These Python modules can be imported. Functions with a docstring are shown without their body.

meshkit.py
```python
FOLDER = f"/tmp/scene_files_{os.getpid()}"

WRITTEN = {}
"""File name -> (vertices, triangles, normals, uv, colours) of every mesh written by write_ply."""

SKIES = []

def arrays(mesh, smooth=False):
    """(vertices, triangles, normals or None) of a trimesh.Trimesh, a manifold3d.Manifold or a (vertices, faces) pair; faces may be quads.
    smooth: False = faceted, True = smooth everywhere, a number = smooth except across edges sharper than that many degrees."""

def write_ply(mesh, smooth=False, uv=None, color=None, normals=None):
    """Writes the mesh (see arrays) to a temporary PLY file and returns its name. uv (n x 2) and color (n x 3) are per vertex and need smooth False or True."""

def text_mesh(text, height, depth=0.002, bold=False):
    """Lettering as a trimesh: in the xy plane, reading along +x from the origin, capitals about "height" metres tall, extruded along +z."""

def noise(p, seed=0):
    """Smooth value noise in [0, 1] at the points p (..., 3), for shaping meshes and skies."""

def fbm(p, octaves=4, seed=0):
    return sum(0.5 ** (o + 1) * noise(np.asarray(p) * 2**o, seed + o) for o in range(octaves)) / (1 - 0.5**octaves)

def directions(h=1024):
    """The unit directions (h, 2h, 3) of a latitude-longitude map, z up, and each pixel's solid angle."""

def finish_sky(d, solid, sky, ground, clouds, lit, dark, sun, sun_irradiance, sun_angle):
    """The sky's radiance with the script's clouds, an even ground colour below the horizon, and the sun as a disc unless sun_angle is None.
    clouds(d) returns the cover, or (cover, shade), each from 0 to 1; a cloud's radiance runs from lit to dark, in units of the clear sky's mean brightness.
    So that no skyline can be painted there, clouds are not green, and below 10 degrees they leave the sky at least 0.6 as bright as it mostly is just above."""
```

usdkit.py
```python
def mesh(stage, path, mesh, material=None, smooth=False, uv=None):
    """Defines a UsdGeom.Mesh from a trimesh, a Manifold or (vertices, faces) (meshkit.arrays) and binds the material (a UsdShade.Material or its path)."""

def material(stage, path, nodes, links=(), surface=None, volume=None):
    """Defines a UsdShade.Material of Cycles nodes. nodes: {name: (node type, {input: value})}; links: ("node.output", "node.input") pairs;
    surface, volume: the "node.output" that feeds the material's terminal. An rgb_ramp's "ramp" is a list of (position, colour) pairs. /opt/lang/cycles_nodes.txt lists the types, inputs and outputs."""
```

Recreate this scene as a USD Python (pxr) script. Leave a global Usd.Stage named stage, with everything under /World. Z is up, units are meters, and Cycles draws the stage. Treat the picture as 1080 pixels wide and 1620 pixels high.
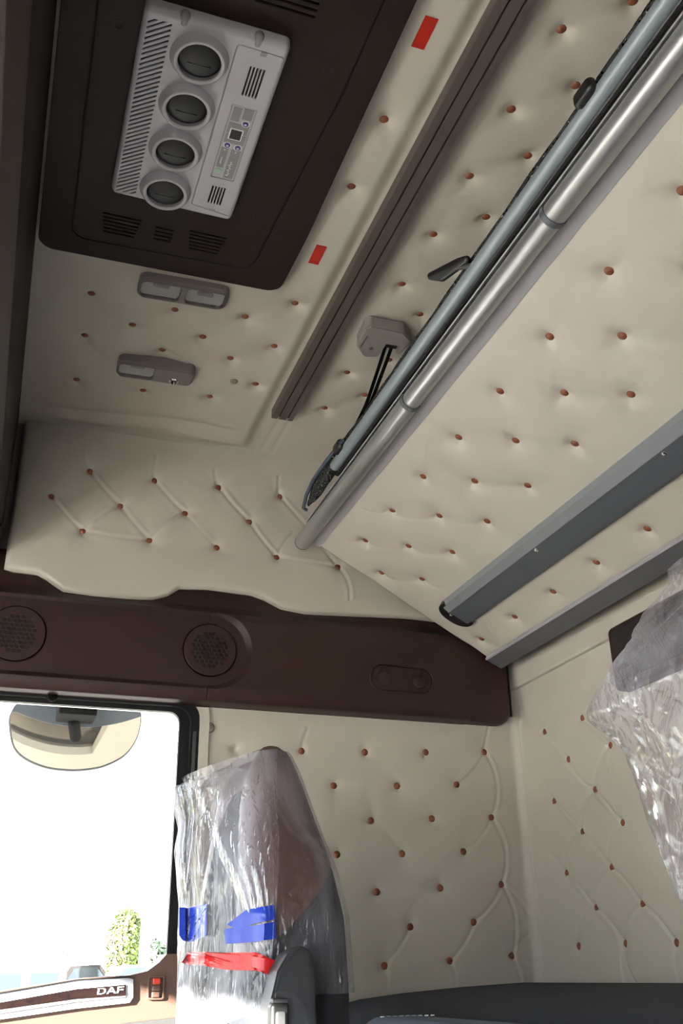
import math, random
import numpy as np, trimesh
import manifold3d as m3
from shapely.geometry import Polygon, Point, box as sbox, LineString
from shapely import affinity
from shapely.ops import unary_union
from pxr import Usd, UsdGeom, UsdLux, UsdShade, Gf, Sdf, Vt
import usdkit, meshkit

rng = np.random.default_rng(7)
stage = Usd.Stage.CreateInMemory()
UsdGeom.SetStageUpAxis(stage, 'Z'); UsdGeom.SetStageMetersPerUnit(stage, 1.0)
UsdGeom.Xform.Define(stage, '/World'); UsdGeom.Scope.Define(stage, '/World/Looks')

# ------------------------------------------------------------------ camera, sky, sun, exposure
# x runs towards the rear of the cab, y towards the passenger's side, z up; the lens stands just inside the driver's door
EYE = (0.0, 0.0, 0.8)
PITCH, YAW, ROLL = (math.radians(a) for a in (25.50585, 19.636297, -0.993744))
FOCAL_PX = 1531.64
EXPOSURE = 2.45
SKY = 0.5
SUN = 5.0
fw = np.array([math.sin(YAW) * math.cos(PITCH), math.cos(YAW) * math.cos(PITCH), math.sin(PITCH)])
r0 = np.array([math.cos(YAW), -math.sin(YAW), 0.0]); u0 = np.cross(r0, fw)
rt = math.cos(ROLL) * r0 + math.sin(ROLL) * u0; up = -math.sin(ROLL) * r0 + math.cos(ROLL) * u0
cam = UsdGeom.Camera.Define(stage, '/World/camera')
cam.AddTransformOp().Set(Gf.Matrix4d(*rt, 0, *up, 0, *(-fw), 0, *EYE, 1))
cam.CreateHorizontalApertureAttr(36.0); cam.CreateVerticalApertureAttr(54.0)
cam.CreateFocalLengthAttr(36.0 * FOCAL_PX / 1080)
cam.CreateClippingRangeAttr((0.02, 2000.0)); cam.CreateFStopAttr(0.0)
cam.CreateExposureAttr(EXPOSURE)

dome = UsdLux.DomeLight.Define(stage, '/World/sky')
dome.CreateIntensityAttr(SKY); dome.CreateColorAttr(Gf.Vec3f(0.90, 0.95, 1.0))
sun = UsdLux.DistantLight.Define(stage, '/World/sun')
sun.CreateIntensityAttr(SUN); sun.CreateNormalizeAttr(True); sun.CreateAngleAttr(0.8); sun.CreateColorAttr(Gf.Vec3f(1.0, 0.93, 0.82))
SUN_FROM = np.array([-0.80, -0.42, 0.24]); SUN_FROM /= np.linalg.norm(SUN_FROM)
_z = SUN_FROM; _x = np.cross([0, 0, 1.0], _z); _x /= np.linalg.norm(_x); _y = np.cross(_z, _x)
sun.AddTransformOp().Set(Gf.Matrix4d(*_x, 0, *_y, 0, *_z, 0, 0, 0, 0, 1))

# ------------------------------------------------------------------ materials
L = '/World/Looks/'
def plain(name, color, rough=0.5, metal=0.0, grain=0.0, gscale=900, bevel=0.0, spec=None, mottle=0.0, coat=0.0):
    nodes = {'p': ('principled_bsdf', {'base_color': color, 'roughness': rough, 'metallic': metal})}
    links = []
    if spec is not None: nodes['p'][1]['specular_ior_level'] = spec
    if coat: nodes['p'][1]['coat_weight'] = coat
    if grain or mottle:
        nodes['g'] = ('geometry', {})
    if mottle:
        nodes['n2'] = ('noise_texture', {'scale': 9.0, 'detail': 3.0})
        c = np.array(color)
        nodes['r'] = ('rgb_ramp', {'ramp': [(0.3, tuple(c * (1 - mottle))), (0.7, tuple(np.minimum(c * (1 + mottle), 1)))]})
        links += [('g.position', 'n2.vector'), ('n2.fac', 'r.fac'), ('r.color', 'p.base_color')]
    if grain:
        nodes['n'] = ('noise_texture', {'scale': float(gscale), 'detail': 2.0})
        nodes['b'] = ('bump', {'strength': float(grain), 'distance': 0.001})
        links += [('g.position', 'n.vector'), ('n.fac', 'b.height'), ('b.normal', 'p.normal')]
        if bevel:
            nodes['v'] = ('bevel', {'radius': bevel}); links += [('v.bevel', 'b.normal')]
    elif bevel:
        nodes['v'] = ('bevel', {'radius': bevel}); links += [('v.bevel', 'p.normal')]
    return usdkit.material(stage, L + name, nodes, links, surface='p.BSDF')

M = {}
M['vinyl'] = plain('cream_vinyl', (0.46, 0.43, 0.378), 0.48, grain=0.25, gscale=700, mottle=0.025)
M['brown'] = plain('brown_plastic', (0.030, 0.0130, 0.0105), 0.42, spec=0.4, grain=0.3, gscale=900, bevel=0.003)
M['hatch'] = plain('hatch_brown', (0.016, 0.0088, 0.0075), 0.6, spec=0.2, grain=0.3, gscale=900, bevel=0.003)
M['groove'] = plain('groove_black', (0.010, 0.007, 0.006), 0.7)
M['button'] = plain('terracotta_leather', (0.185, 0.055, 0.026), 0.42, grain=0.35, gscale=1500)
M['acgrey'] = plain('cooler_grey', (0.40, 0.39, 0.425), 0.45, grain=0.15, gscale=1200, bevel=0.003)
M['acdark'] = plain('cooler_mid_grey', (0.22, 0.22, 0.23), 0.5)
M['black'] = plain('black_plastic', (0.012, 0.012, 0.013), 0.35)
M['nozzle'] = plain('vent_black', (0.012, 0.012, 0.013), 0.6)
M['hood'] = plain('mirror_hood_grey', (0.045, 0.052, 0.064), 0.35)
M['matte'] = plain('matte_black', (0.006, 0.006, 0.0065), 0.8, spec=0.06)
M['rubber'] = plain('black_rubber', (0.007, 0.007, 0.008), 0.55, spec=0.25)
M['darkgrey'] = plain('dark_grey_plastic', (0.05, 0.05, 0.053), 0.5, grain=0.2)
M['lampgrey'] = plain('lamp_grey', (0.165, 0.145, 0.145), 0.45, bevel=0.003)
M['railgrey'] = plain('rail_brown_grey', (0.085, 0.066, 0.061), 0.45)
M['bracketgrey'] = plain('bracket_grey', (0.21, 0.19, 0.18), 0.5, bevel=0.003)
M['alu'] = plain('brushed_aluminium', (0.46, 0.46, 0.47), 0.34, 0.8)
M['alustrip'] = plain('painted_aluminium', (0.40, 0.39, 0.42), 0.45, 0.25)
M['bargrey'] = plain('grey_bar', (0.095, 0.104, 0.122), 0.42, 0.25, grain=0.06, gscale=600)
M['barflange'] = plain('grey_bar_flange', (0.25, 0.265, 0.29), 0.35, 0.3)
M['striprear'] = plain('rear_strip_grey', (0.11, 0.11, 0.12), 0.45, 0.2)
M['bluetube'] = plain('blue_grey_tube', (0.27, 0.31, 0.34), 0.38, 0.35)
M['chrome'] = plain('chrome', (0.75, 0.75, 0.76), 0.12, 1.0)
M['reflector'] = plain('lamp_reflector', (0.85, 0.85, 0.85), 0.35, 0.3)
M['silver'] = plain('silver_trim', (0.50, 0.51, 0.55), 0.35, 0.6)
M['red'] = plain('red_tape', (0.42, 0.018, 0.008), 0.35)
M['redkey'] = plain('red_switch', (0.60, 0.05, 0.03), 0.3)
M['blue'] = plain('blue_print', (0.012, 0.045, 0.42), 0.3)
M['bluekey'] = plain('blue_key', (0.035, 0.035, 0.22), 0.3)
M['redprint'] = plain('red_print', (0.55, 0.012, 0.015), 0.3)
M['panelgrey'] = plain('display_grey', (0.20, 0.20, 0.205), 0.4)
M['screen'] = plain('display_screen', (0.025, 0.022, 0.024), 0.2)
M['white'] = plain('white_print', (0.72, 0.72, 0.72), 0.5)
M['green'] = plain('green_mark', (0.30, 0.50, 0.33), 0.5)
M['door'] = plain('door_tan_brown', (0.115, 0.062, 0.048), 0.5, grain=0.2, bevel=0.003)
M['navy'] = plain('navy_fabric', (0.020, 0.026, 0.042), 0.85, grain=0.8, gscale=420)
M['navy2'] = plain('blue_grey_fabric', (0.050, 0.065, 0.095), 0.85, grain=0.8, gscale=420)
M['charcoal'] = plain('charcoal_fabric', (0.022, 0.025, 0.032), 0.8, grain=0.6, gscale=500)
M['blind'] = plain('blind_cloth', (0.10, 0.10, 0.10), 0.9)
M['dash'] = plain('dash_sand', (0.14, 0.125, 0.11), 0.6)
M['armrest'] = plain('armrest_black', (0.030, 0.031, 0.034), 0.5, grain=0.2)
M['leather'] = plain('brown_leather', (0.085, 0.036, 0.026), 0.42, grain=0.3, gscale=500)
M['shell'] = plain('cab_paint', (0.42, 0.40, 0.37), 0.5)
M['mat'] = plain('floor_mat', (0.03, 0.03, 0.03), 0.9)
M['ground'] = plain('concrete_ground', (0.50, 0.48, 0.45), 0.9, mottle=0.12)
M['grass'] = plain('winter_grass', (0.24, 0.25, 0.10), 0.9, mottle=0.25)
M['foliage'] = plain('tree_foliage', (0.15, 0.19, 0.05), 0.8, mottle=0.4)
M['conifer'] = plain('conifer_foliage', (0.12, 0.17, 0.11), 0.8, mottle=0.4)
M['bark'] = plain('bark', (0.18, 0.14, 0.11), 0.9)
M['whitepaint'] = plain('white_paint', (0.75, 0.75, 0.74), 0.4)
M['carblue'] = plain('car_glass', (0.03, 0.04, 0.055), 0.4)
M['carpaint'] = plain('car_dark_paint', (0.022, 0.018, 0.02), 0.5)
M['tyre'] = plain('tyre', (0.02, 0.02, 0.02), 0.8)
M['roof'] = plain('roof_grey', (0.35, 0.34, 0.34), 0.7)

# dark burr wood of the door strip
M['wood'] = usdkit.material(stage, L + 'dark_burr_wood', {
    'g': ('geometry', {}), 'n': ('noise_texture', {'scale': 45.0, 'detail': 5.0, 'distortion': 2.0}),
    'r': ('rgb_ramp', {'ramp': [(0.3, (0.004, 0.003, 0.004)), (0.6, (0.014, 0.006, 0.005)), (0.75, (0.007, 0.004, 0.006))]}),
    'p': ('principled_bsdf', {'roughness': 0.3, 'specular_ior_level': 0.3})}, [('g.position', 'n.vector'), ('n.fac', 'r.fac'), ('r.color', 'p.base_color')], surface='p.BSDF')
M['mirror'] = usdkit.material(stage, L + 'mirror_glass', {'p': ('principled_bsdf', {'base_color': (0.40, 0.35, 0.29), 'metallic': 1.0, 'roughness': 0.03})}, [], surface='p.BSDF')
def pane(name, tint, ior=1.45, rough=0.0):
    return usdkit.material(stage, L + name, {'t': ('transparent_bsdf', {'color': tint}), 'g': ('glossy_bsdf', {'color': (1, 1, 1), 'roughness': rough}),
        'f': ('fresnel', {'IOR': ior}), 'm': ('mix_closure', {})}, [('f.fac', 'm.fac'), ('t.BSDF', 'm.closure1'), ('g.BSDF', 'm.closure2')], surface='m.closure')
M['glass'] = pane('window_glass', (0.93, 0.95, 0.95))
# ribbed clear plastic of the lamps
M['lens'] = usdkit.material(stage, L + 'lamp_lens', {
    'g': ('geometry', {}), 'w': ('wave_texture', {'scale': 110.0, 'wave_type': 'bands', 'bands_direction': 'x'}),
    'b': ('bump', {'strength': 0.6, 'distance': 0.002}),
    't': ('transparent_bsdf', {'color': (0.92, 0.92, 0.92)}), 's': ('glossy_bsdf', {'color': (0.9, 0.9, 0.9), 'roughness': 0.12}), 'm': ('mix_closure', {'fac': 0.22})},
    [('g.position', 'w.vector'), ('w.fac', 'b.height'), ('b.normal', 's.normal'), ('t.BSDF', 'm.closure1'), ('s.BSDF', 'm.closure2')], surface='m.closure')
# creased polythene: mostly clear, milky where it doubles, glittering along its creases
def polythene(name, milk, stretch):
    return usdkit.material(stage, L + name, {
        'g': ('geometry', {}), 'mp': ('mapping', {'scale': stretch}),
        'n': ('noise_texture', {'scale': 1.0, 'detail': 4.0, 'roughness': 0.6, 'distortion': 1.2}),
        'v': ('noise_texture', {'scale': 3.3, 'detail': 3.0, 'type': 'ridged_multifractal', 'distortion': 0.6}),
        'a': ('math', {'math_type': 'add'}), 'b': ('bump', {'strength': 1.0, 'distance': 0.008}),
        'n2': ('noise_texture', {'scale': 0.6, 'detail': 3.0, 'distortion': 0.8}),
        'r': ('map_range', {'from_min': 0.40, 'from_max': 0.70, 'to_min': milk * 0.3, 'to_max': milk * 2.0, 'clamp': True}),
        't': ('transparent_bsdf', {'color': (0.97, 0.97, 0.985)}),
        'd': ('diffuse_bsdf', {'color': (0.76, 0.77, 0.88)}), 'tl': ('translucent_bsdf', {'color': (0.76, 0.78, 0.92)}),
        'dm': ('mix_closure', {'fac': 0.5}),
        's': ('glossy_bsdf', {'color': (1, 1, 1), 'roughness': 0.07}),
        'lw': ('layer_weight', {'blend': 0.2}), 'fr': ('map_range', {'from_min': 0.0, 'from_max': 1.0, 'to_min': 0.035, 'to_max': 0.38}),
        'm1': ('mix_closure', {}), 'm2': ('mix_closure', {})},
        [('g.position', 'mp.vector'), ('mp.vector', 'n.vector'), ('mp.vector', 'v.vector'), ('mp.vector', 'n2.vector'), ('n.fac', 'a.value1'), ('v.fac', 'a.value2'), ('a.value', 'b.height'),
         ('b.normal', 's.normal'), ('b.normal', 'd.normal'), ('b.normal', 'lw.normal'), ('n2.fac', 'r.value'), ('r.result', 'm1.fac'),
         ('d.BSDF', 'dm.closure1'), ('tl.BSDF', 'dm.closure2'), ('t.BSDF', 'm1.closure1'), ('dm.closure', 'm1.closure2'),
         ('lw.fresnel', 'fr.value'), ('fr.result', 'm2.fac'), ('m1.closure', 'm2.closure1'), ('s.BSDF', 'm2.closure2')], surface='m2.closure')
M['poly'] = polythene('clear_polythene', 0.15, (26.0, 26.0, 7.0))
M['poly2'] = polythene('creased_polythene', 0.11, (24.0, 24.0, 16.0))

# ------------------------------------------------------------------ helpers
counts = {}
def numbered(parent, name):
    k = counts.get((parent, name), 0); counts[(parent, name)] = k + 1
    return f'{parent}/{name}' + (f'_{k:03d}' if k else '')
LOC = {}
def data(prim, **kw):
    for k, v in kw.items():
        if v: prim.SetCustomDataByKey({'cat': 'category'}.get(k, k), v)
def thing(name, label, cat, loc=(0, 0, 0), group=None):
    p = numbered('/World', name); x = UsdGeom.Xform.Define(stage, p); x.AddTranslateOp().Set(Gf.Vec3d(*map(float, loc)))
    LOC[p] = np.array(loc, float); data(x.GetPrim(), label=label, cat=cat, group=group); return p
def structure(name, label=None):
    p = '/World/' + name; x = UsdGeom.Xform.Define(stage, p); LOC[p] = np.zeros(3); data(x.GetPrim(), kind='structure', label=label); return p
def part(parent, name, mesh, mat, smooth=30, label=None, kind=None):
    p = numbered(parent, name); LOC[p] = LOC[parent]
    v, f, _ = meshkit.arrays(mesh, False)
    m = usdkit.mesh(stage, p, (v - LOC[parent], f), M[mat], smooth=smooth); data(m.GetPrim(), label=label, kind=kind); return p
def single(name, mesh, mat, label=None, cat=None, group=None, kind=None, smooth=30, loc=None):
    p = numbered('/World', name); v, f, _ = meshkit.arrays(mesh, False)
    loc = np.zeros(3) if loc is None else np.array(loc, float)
    m = usdkit.mesh(stage, p, (v - loc, f), M[mat], smooth=smooth)
    if loc.any(): m.AddTranslateOp().Set(Gf.Vec3d(*map(float, loc)))
    data(m.GetPrim(), label=label, cat=cat, group=group, kind=kind); return p
cat_ = trimesh.util.concatenate
def tm(man):
    if isinstance(man, trimesh.Trimesh): return man
    m = man.to_mesh(); return trimesh.Trimesh(np.array(m.vert_properties[:, :3], float), np.array(m.tri_verts), process=False)
def mf(mesh): return m3.Manifold(m3.Mesh(np.asarray(mesh.vertices, np.float32), np.asarray(mesh.faces, np.uint32)))
def bx(x0, x1, y0, y1, z0, z1): return m3.Manifold.cube([x1 - x0, y1 - y0, z1 - z0]).translate([x0, y0, z0])
def rbox(x0, x1, y0, y1, z0, z1, r, seg=12):
    s = m3.Manifold.sphere(r, seg)
    return m3.Manifold.batch_hull([s.translate([x, y, z]) for x in (x0 + r, x1 - r) for y in (y0 + r, y1 - r) for z in (z0 + r, z1 - r)])
def rod(p, q, r, seg=20, r2=None):
    p, q = np.array(p, float), np.array(q, float); d = q - p; n = np.linalg.norm(d)
    c = trimesh.creation.cylinder(r, n, sections=seg)
    if r2 is not None:
        c.vertices[c.vertices[:, 2] > 0, :2] *= r2 / r
    c.apply_transform(trimesh.geometry.align_vectors([0, 0, 1], d / n)); c.apply_translation((p + q) / 2); return c
def tube(points, r, seg=10):
    P = np.array(points, float); t = np.gradient(P, axis=0); t /= np.linalg.norm(t, axis=1, keepdims=True) + 1e-12
    ref = np.array([0.3, 0.5, 0.81]); a = np.cross(t, ref); a /= np.linalg.norm(a, axis=1, keepdims=True); b = np.cross(t, a)
    ang = np.arange(seg) * 2 * np.pi / seg; rr = np.broadcast_to(r, (len(P),))
    v = P[:, None] + rr[:, None, None] * (np.cos(ang)[None, :, None] * a[:, None] + np.sin(ang)[None, :, None] * b[:, None])
    f = []
    for i in range(len(P) - 1):
        for j in range(seg):
            q = [i * seg + j, i * seg + (j + 1) % seg, (i + 1) * seg + (j + 1) % seg, (i + 1) * seg + j]; f += [[q[0], q[2], q[1]], [q[0], q[3], q[2]]]
    v = np.vstack([v.reshape(-1, 3), P[0], P[-1]]); n = len(v); e = (len(P) - 1) * seg
    for j in range(seg): f += [[n - 2, j, (j + 1) % seg], [n - 1, e + (j + 1) % seg, e + j]]
    m = trimesh.Trimesh(v, f, process=False)
    if m.volume < 0: m.invert()
    return m
def frame(O, U, V, N):
    T = np.eye(4); T[:3, 0], T[:3, 1], T[:3, 2], T[:3, 3] = U, V, N, O; return T
def ext(poly, h, O=(0, 0, 0), U=(1, 0, 0), V=(0, 1, 0), N=(0, 0, 1), h0=0.0):
    out = []
    for g in getattr(poly, 'geoms', [poly]):
        m = trimesh.creation.extrude_polygon(g, h - h0, engine='earcut'); m.apply_translation([0, 0, h0]); m.apply_transform(frame(O, U, V, N))
        if m.volume < 0: m.invert()
        out.append(m)
    return cat_(out)
XZ = dict(U=(1, 0, 0), V=(0, 0, 1), N=(0, -1, 0))     # drawn on the side wall, growing into the cab
def rrect(x0, x1, y0, y1, r): return sbox(x0 + r, y0 + r, x1 - r, y1 - r).buffer(r, quad_segs=8)
def rpoly(pts, r): return Polygon(pts).buffer(-r).buffer(2 * r, quad_segs=8).buffer(-r, quad_segs=8)
def prism_y(sec, y0, y1): return ext(Polygon(sec), y1 - y0, O=(0, y0, 0), U=(1, 0, 0), V=(0, 0, 1), N=(0, 1, 0))
def lathe(profile, O, axis, seg=32):
    m = trimesh.creation.revolve(np.array(profile, float), sections=seg); m.apply_transform(trimesh.geometry.align_vectors([0, 0, 1], axis)); m.apply_translation(O)
    if m.volume < 0: m.invert()
    return m
def sstep(a, b, x): t = np.clip((x - a) / (b - a), 0, 1); return t * t * (3 - 2 * t)

def heights(u, v, buttons, creases, depth, sig, extra=None, seed=0):
    """height towards the room of stuffed vinyl, pulled in at its buttons and folded along the creases between them"""
    h = np.zeros_like(u)
    for bu, bv in buttons:
        d = np.hypot(u - bu, v - bv); near = d < 6 * sig
        a = np.arctan2(v[near] - bv, u[near] - bu)
        ray = 1 + 0.10 * np.sin(3 * a + bu * 91 + bv * 57) + 0.07 * np.sin(5 * a + bu * 37)
        dn = d[near]
        h[near] -= depth * (0.55 * np.exp(-(dn / (sig * ray)) ** 1.15) + 0.45 * np.exp(-(dn / (0.42 * sig)) ** 2))
    for (p, q, bow, amp) in creases:
        p, q = np.array(p), np.array(q); d = q - p; n = np.linalg.norm(d); e = d / n; w = np.array([-e[1], e[0]])
        t = ((u - p[0]) * e[0] + (v - p[1]) * e[1]) / n
        s = (u - p[0]) * w[0] + (v - p[1]) * w[1] - bow * 4 * np.clip(t, 0, 1) * (1 - np.clip(t, 0, 1))
        win = sstep(-0.02, 0.06, t) * (1 - sstep(0.94, 1.02, t)) * (0.55 + 0.9 * (t - 0.5) ** 2 * 2)
        h += amp * win * (-0.0026 * np.exp(-(s / 0.0034) ** 2) + 0.0021 * np.exp(-((s - 0.0075) / 0.0052) ** 2) + 0.0008 * np.exp(-((s + 0.009) / 0.007) ** 2))
    h += 0.0018 * (meshkit.fbm(np.stack([u * 9, v * 9, np.full_like(u, seed * 3.7)], -1), 3, seed) - 0.5)
    if extra is not None: h += extra(u, v)
    return h
def tuft(us, lo, hi, nv, place, buttons, creases, depth=0.012, sig=0.026, back=0.02, er=0.018, ed=0.012, extra=None, seed=0, edges=(1, 1, 1, 1)):
    """a padded slab: us columns, from lo(u) to hi(u) in nv steps; place(u, v, h) -> points; returns the mesh and its height function"""
    us = np.asarray(us, float); nu = len(us)
    t = np.linspace(0, 1, nv); lo_, hi_ = np.array([lo(x) for x in us]), np.array([hi(x) for x in us])
    U = np.repeat(us[:, None], nv, 1); V = lo_[:, None] + (hi_ - lo_)[:, None] * t[None]
    h = heights(U, V, buttons, creases, depth, sig, extra, seed)
    big = np.full_like(U, 9.0)
    de = np.minimum.reduce([U - us[0] if edges[0] else big, us[-1] - U if edges[1] else big, V - lo_[:, None] if edges[2] else big, hi_[:, None] - V if edges[3] else big])
    k = np.clip(1 - de / er, 0, 1); h = h - ed * (1 - np.sqrt(np.maximum(1 - k * k, 0)))
    front = place(U, V, h).reshape(-1, 3)
    ring = [i * nv for i in range(nu)] + [(nu - 1) * nv + j for j in range(1, nv)] + [i * nv + nv - 1 for i in range(nu - 2, -1, -1)] + [j for j in range(nv - 2, 0, -1)]
    bk = place(U, V, np.full_like(U, -back)).reshape(-1, 3)[ring]
    i, j = np.meshgrid(np.arange(nu - 1), np.arange(nv - 1), indexing='ij'); a = (i * nv + j).ravel()
    f = np.vstack([np.stack([a, a + nv, a + nv + 1], 1), np.stack([a, a + nv + 1, a + 1], 1)])
    m = len(ring); rim = front[ring]; front = np.vstack([front, rim]); n0 = len(front); r = n0 - m + np.arange(m); r2 = np.roll(r, -1); b = n0 + np.arange(m); b2 = np.roll(b, -1)
    sk = np.vstack([np.stack([r, b, r2], 1), np.stack([r2, b, b2], 1)])
    c = n0 + m; cap = np.stack([b, np.full(m, c), b2], 1)
    mesh = trimesh.Trimesh(np.vstack([front, bk, bk.mean(0)]), np.vstack([f, sk, cap]), process=False)
    if mesh.volume < 0: mesh.invert()
    def hf(u, v): return float(heights(np.array([[u]], float), np.array([[v]], float), buttons, creases, depth, sig, extra, seed)[0, 0])
    return mesh, hf
BTN = [(0.0, 0.0048), (0.003, 0.0046), (0.0058, 0.0036), (0.0078, 0.0019), (0.0086, 0.0), (0.0084, -0.002), (0.0, -0.002)]
def add_buttons(parent, buttons, hf, place, normal, r=1.0, drop=0.0015):
    prof = np.array(BTN)[::-1] * r
    for bu, bv in buttons:
        o = place(np.array([[bu]]), np.array([[bv]]), np.array([[hf(bu, bv) + drop]])).reshape(3)
        tilt = np.array(normal, float) + rng.normal(0, 0.05, 3)
        part(parent, 'button', lathe(prof, o, tilt / np.linalg.norm(tilt), 18), 'button', smooth=40)

# ------------------------------------------------------------------ the cab's shell
ZC, YR, XB = 2.036, 2.2, 1.2526            # headlining, passenger's side wall, rear wall
YL, XF, BLIND = -0.2, -0.98, 1.17                       # driver's side, windscreen
single('floor', tm(bx(XF - 0.05, XB + 0.1, YL - 0.1, YR + 0.08, -0.08, 0.0)), 'mat', kind='structure')
wf = structure('wall_front')
part(wf, 'lower_wall', tm(bx(XF - 0.06, XF, YL - 0.1, YR + 0.1, -0.08, 0.62)), 'darkgrey')
part(wf, 'upper_wall', tm(bx(XF - 0.06, XF, YL - 0.1, YR + 0.1, 1.72, ZC + 0.1)), 'brown')
part(wf, 'roller_blind', tm(bx(XF - 0.005, XF + 0.005, YL + 0.05, YR - 0.05, BLIND, 1.735)), 'blind', label='grey roller sun blind drawn over the upper windscreen')
part(wf, 'pillar', tm(bx(XF - 0.06, XF + 0.04, YR - 0.06, YR + 0.1, 0.62, 1.72)), 'brown')
part(wf, 'pillar', tm(bx(XF - 0.06, XF + 0.04, YL - 0.1, YL + 0.06, 0.62, 1.72)), 'brown')
w2 = structure('window_2'); part(w2, 'pane', tm(bx(XF - 0.03, XF - 0.024, YL + 0.06, YR - 0.06, 0.62, 1.72)), 'glass')
wl = structure('wall_left')                # the driver's door stands open: the doorway is a hole
part(wl, 'upper_wall', tm(bx(XF, XB + 0.1, YL - 0.08, YL, 1.38, ZC + 0.1)), 'shell')
part(wl, 'door_panel', tm(bx(-0.22, 0.441, YL - 0.08, YL, -0.08, 1.39)), 'brown')
part(wl, 'rear_wall', tm(bx(0.44, XB + 0.1, YL - 0.08, YL, -0.08, 1.38)), 'shell')
part(wl, 'front_pillar', tm(bx(XF, -0.80, YL - 0.08, YL, -0.08, 1.38)), 'brown')

cb = thing('cab_chassis', 'truck chassis and lower cab body under the floor, out of the picture', 'truck', (0, 1, -1.25))
part(cb, 'lower_body', tm(bx(XF - 0.3, XB + 0.1, YL - 0.08, YR + 0.08, -0.95, -0.09)), 'shell'); part(cb, 'load_box', tm(bx(XB + 0.6, 9.0, YL - 0.1, YR + 0.1, -0.3, 2.4)), 'whitepaint'); part(cb, 'frame', tm(bx(XB + 0.1, 9.0, 0.4, 1.6, -0.75, -0.3)), 'tyre')
for x in (-0.3, 4.6, 6.0):
    for y in (YL + 0.05, YR - 0.3): part(cb, 'wheel', tm(m3.Manifold.cylinder(0.3, 0.5, 0.5, 28).rotate([-90, 0, 0]).translate([x, y, -0.75])), 'tyre')

# headlining
ceil_b = [(0.646, y) for y in (1.92, 1.757, 1.425, 1.272, 1.118, 0.966, 0.812, 0.66, 0.506)] + [(0.7195, y) for y in (1.835, 1.68, 1.505, 1.352, 1.2, 1.045, 0.893, 0.74, 0.587)]
ceil_b += [(0.455, y) for y in (1.04, 1.195, 1.537, 1.694, 1.852)]
ceil_b += [(0.059, 1.633), (0.227, 1.634), (0.370, 1.612), (0.152, 1.713), (0.061, 1.780), (0.301, 1.709), (0.227, 1.785), (0.061, 1.959), (0.212, 1.958), (0.365, 1.937), (0.375, 1.769)]
ceil_c = [((0.060, 1.78), (0.13, 1.84), 0.01, 0.5), ((0.646, 1.92), (0.57, 2.0), 0.006, 0.6), ((0.227, 1.787), (0.29, 1.80), -0.008, 0.8), ((0.227, 1.787), (0.17, 1.80), 0.008, 0.6)]
def ceil_extra(x, y):
    pad = sstep(0.515, 0.485, x) * sstep(2.155, 2.115, y)
    seam = np.exp(-((x - 0.55) / 0.0022) ** 2) * sstep(1.93, 1.95, y) + np.exp(-((x - 0.576) / 0.0022) ** 2) * sstep(1.93, 1.95, y)
    fold = 0.005 * np.exp(-((y - 2.10 - 0.012 * np.sin(x * 17)) / 0.018) ** 2) * sstep(0.5, 0.42, x) - 0.003 * np.exp(-((y - 2.062 - 0.015 * np.sin(x * 11 + 1)) / 0.012) ** 2) * sstep(0.5, 0.42, x)
    lens_pull = -0.006 * np.exp(-(np.hypot((x - 0.225) / 0.11, (y - 1.838) / 0.05)) ** 4)
    return 0.011 * pad - 0.0016 * seam + fold + lens_pull
c_place = lambda u, v, h: np.stack([u, v, ZC - h], -1)
ce = structure('ceiling')
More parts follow.
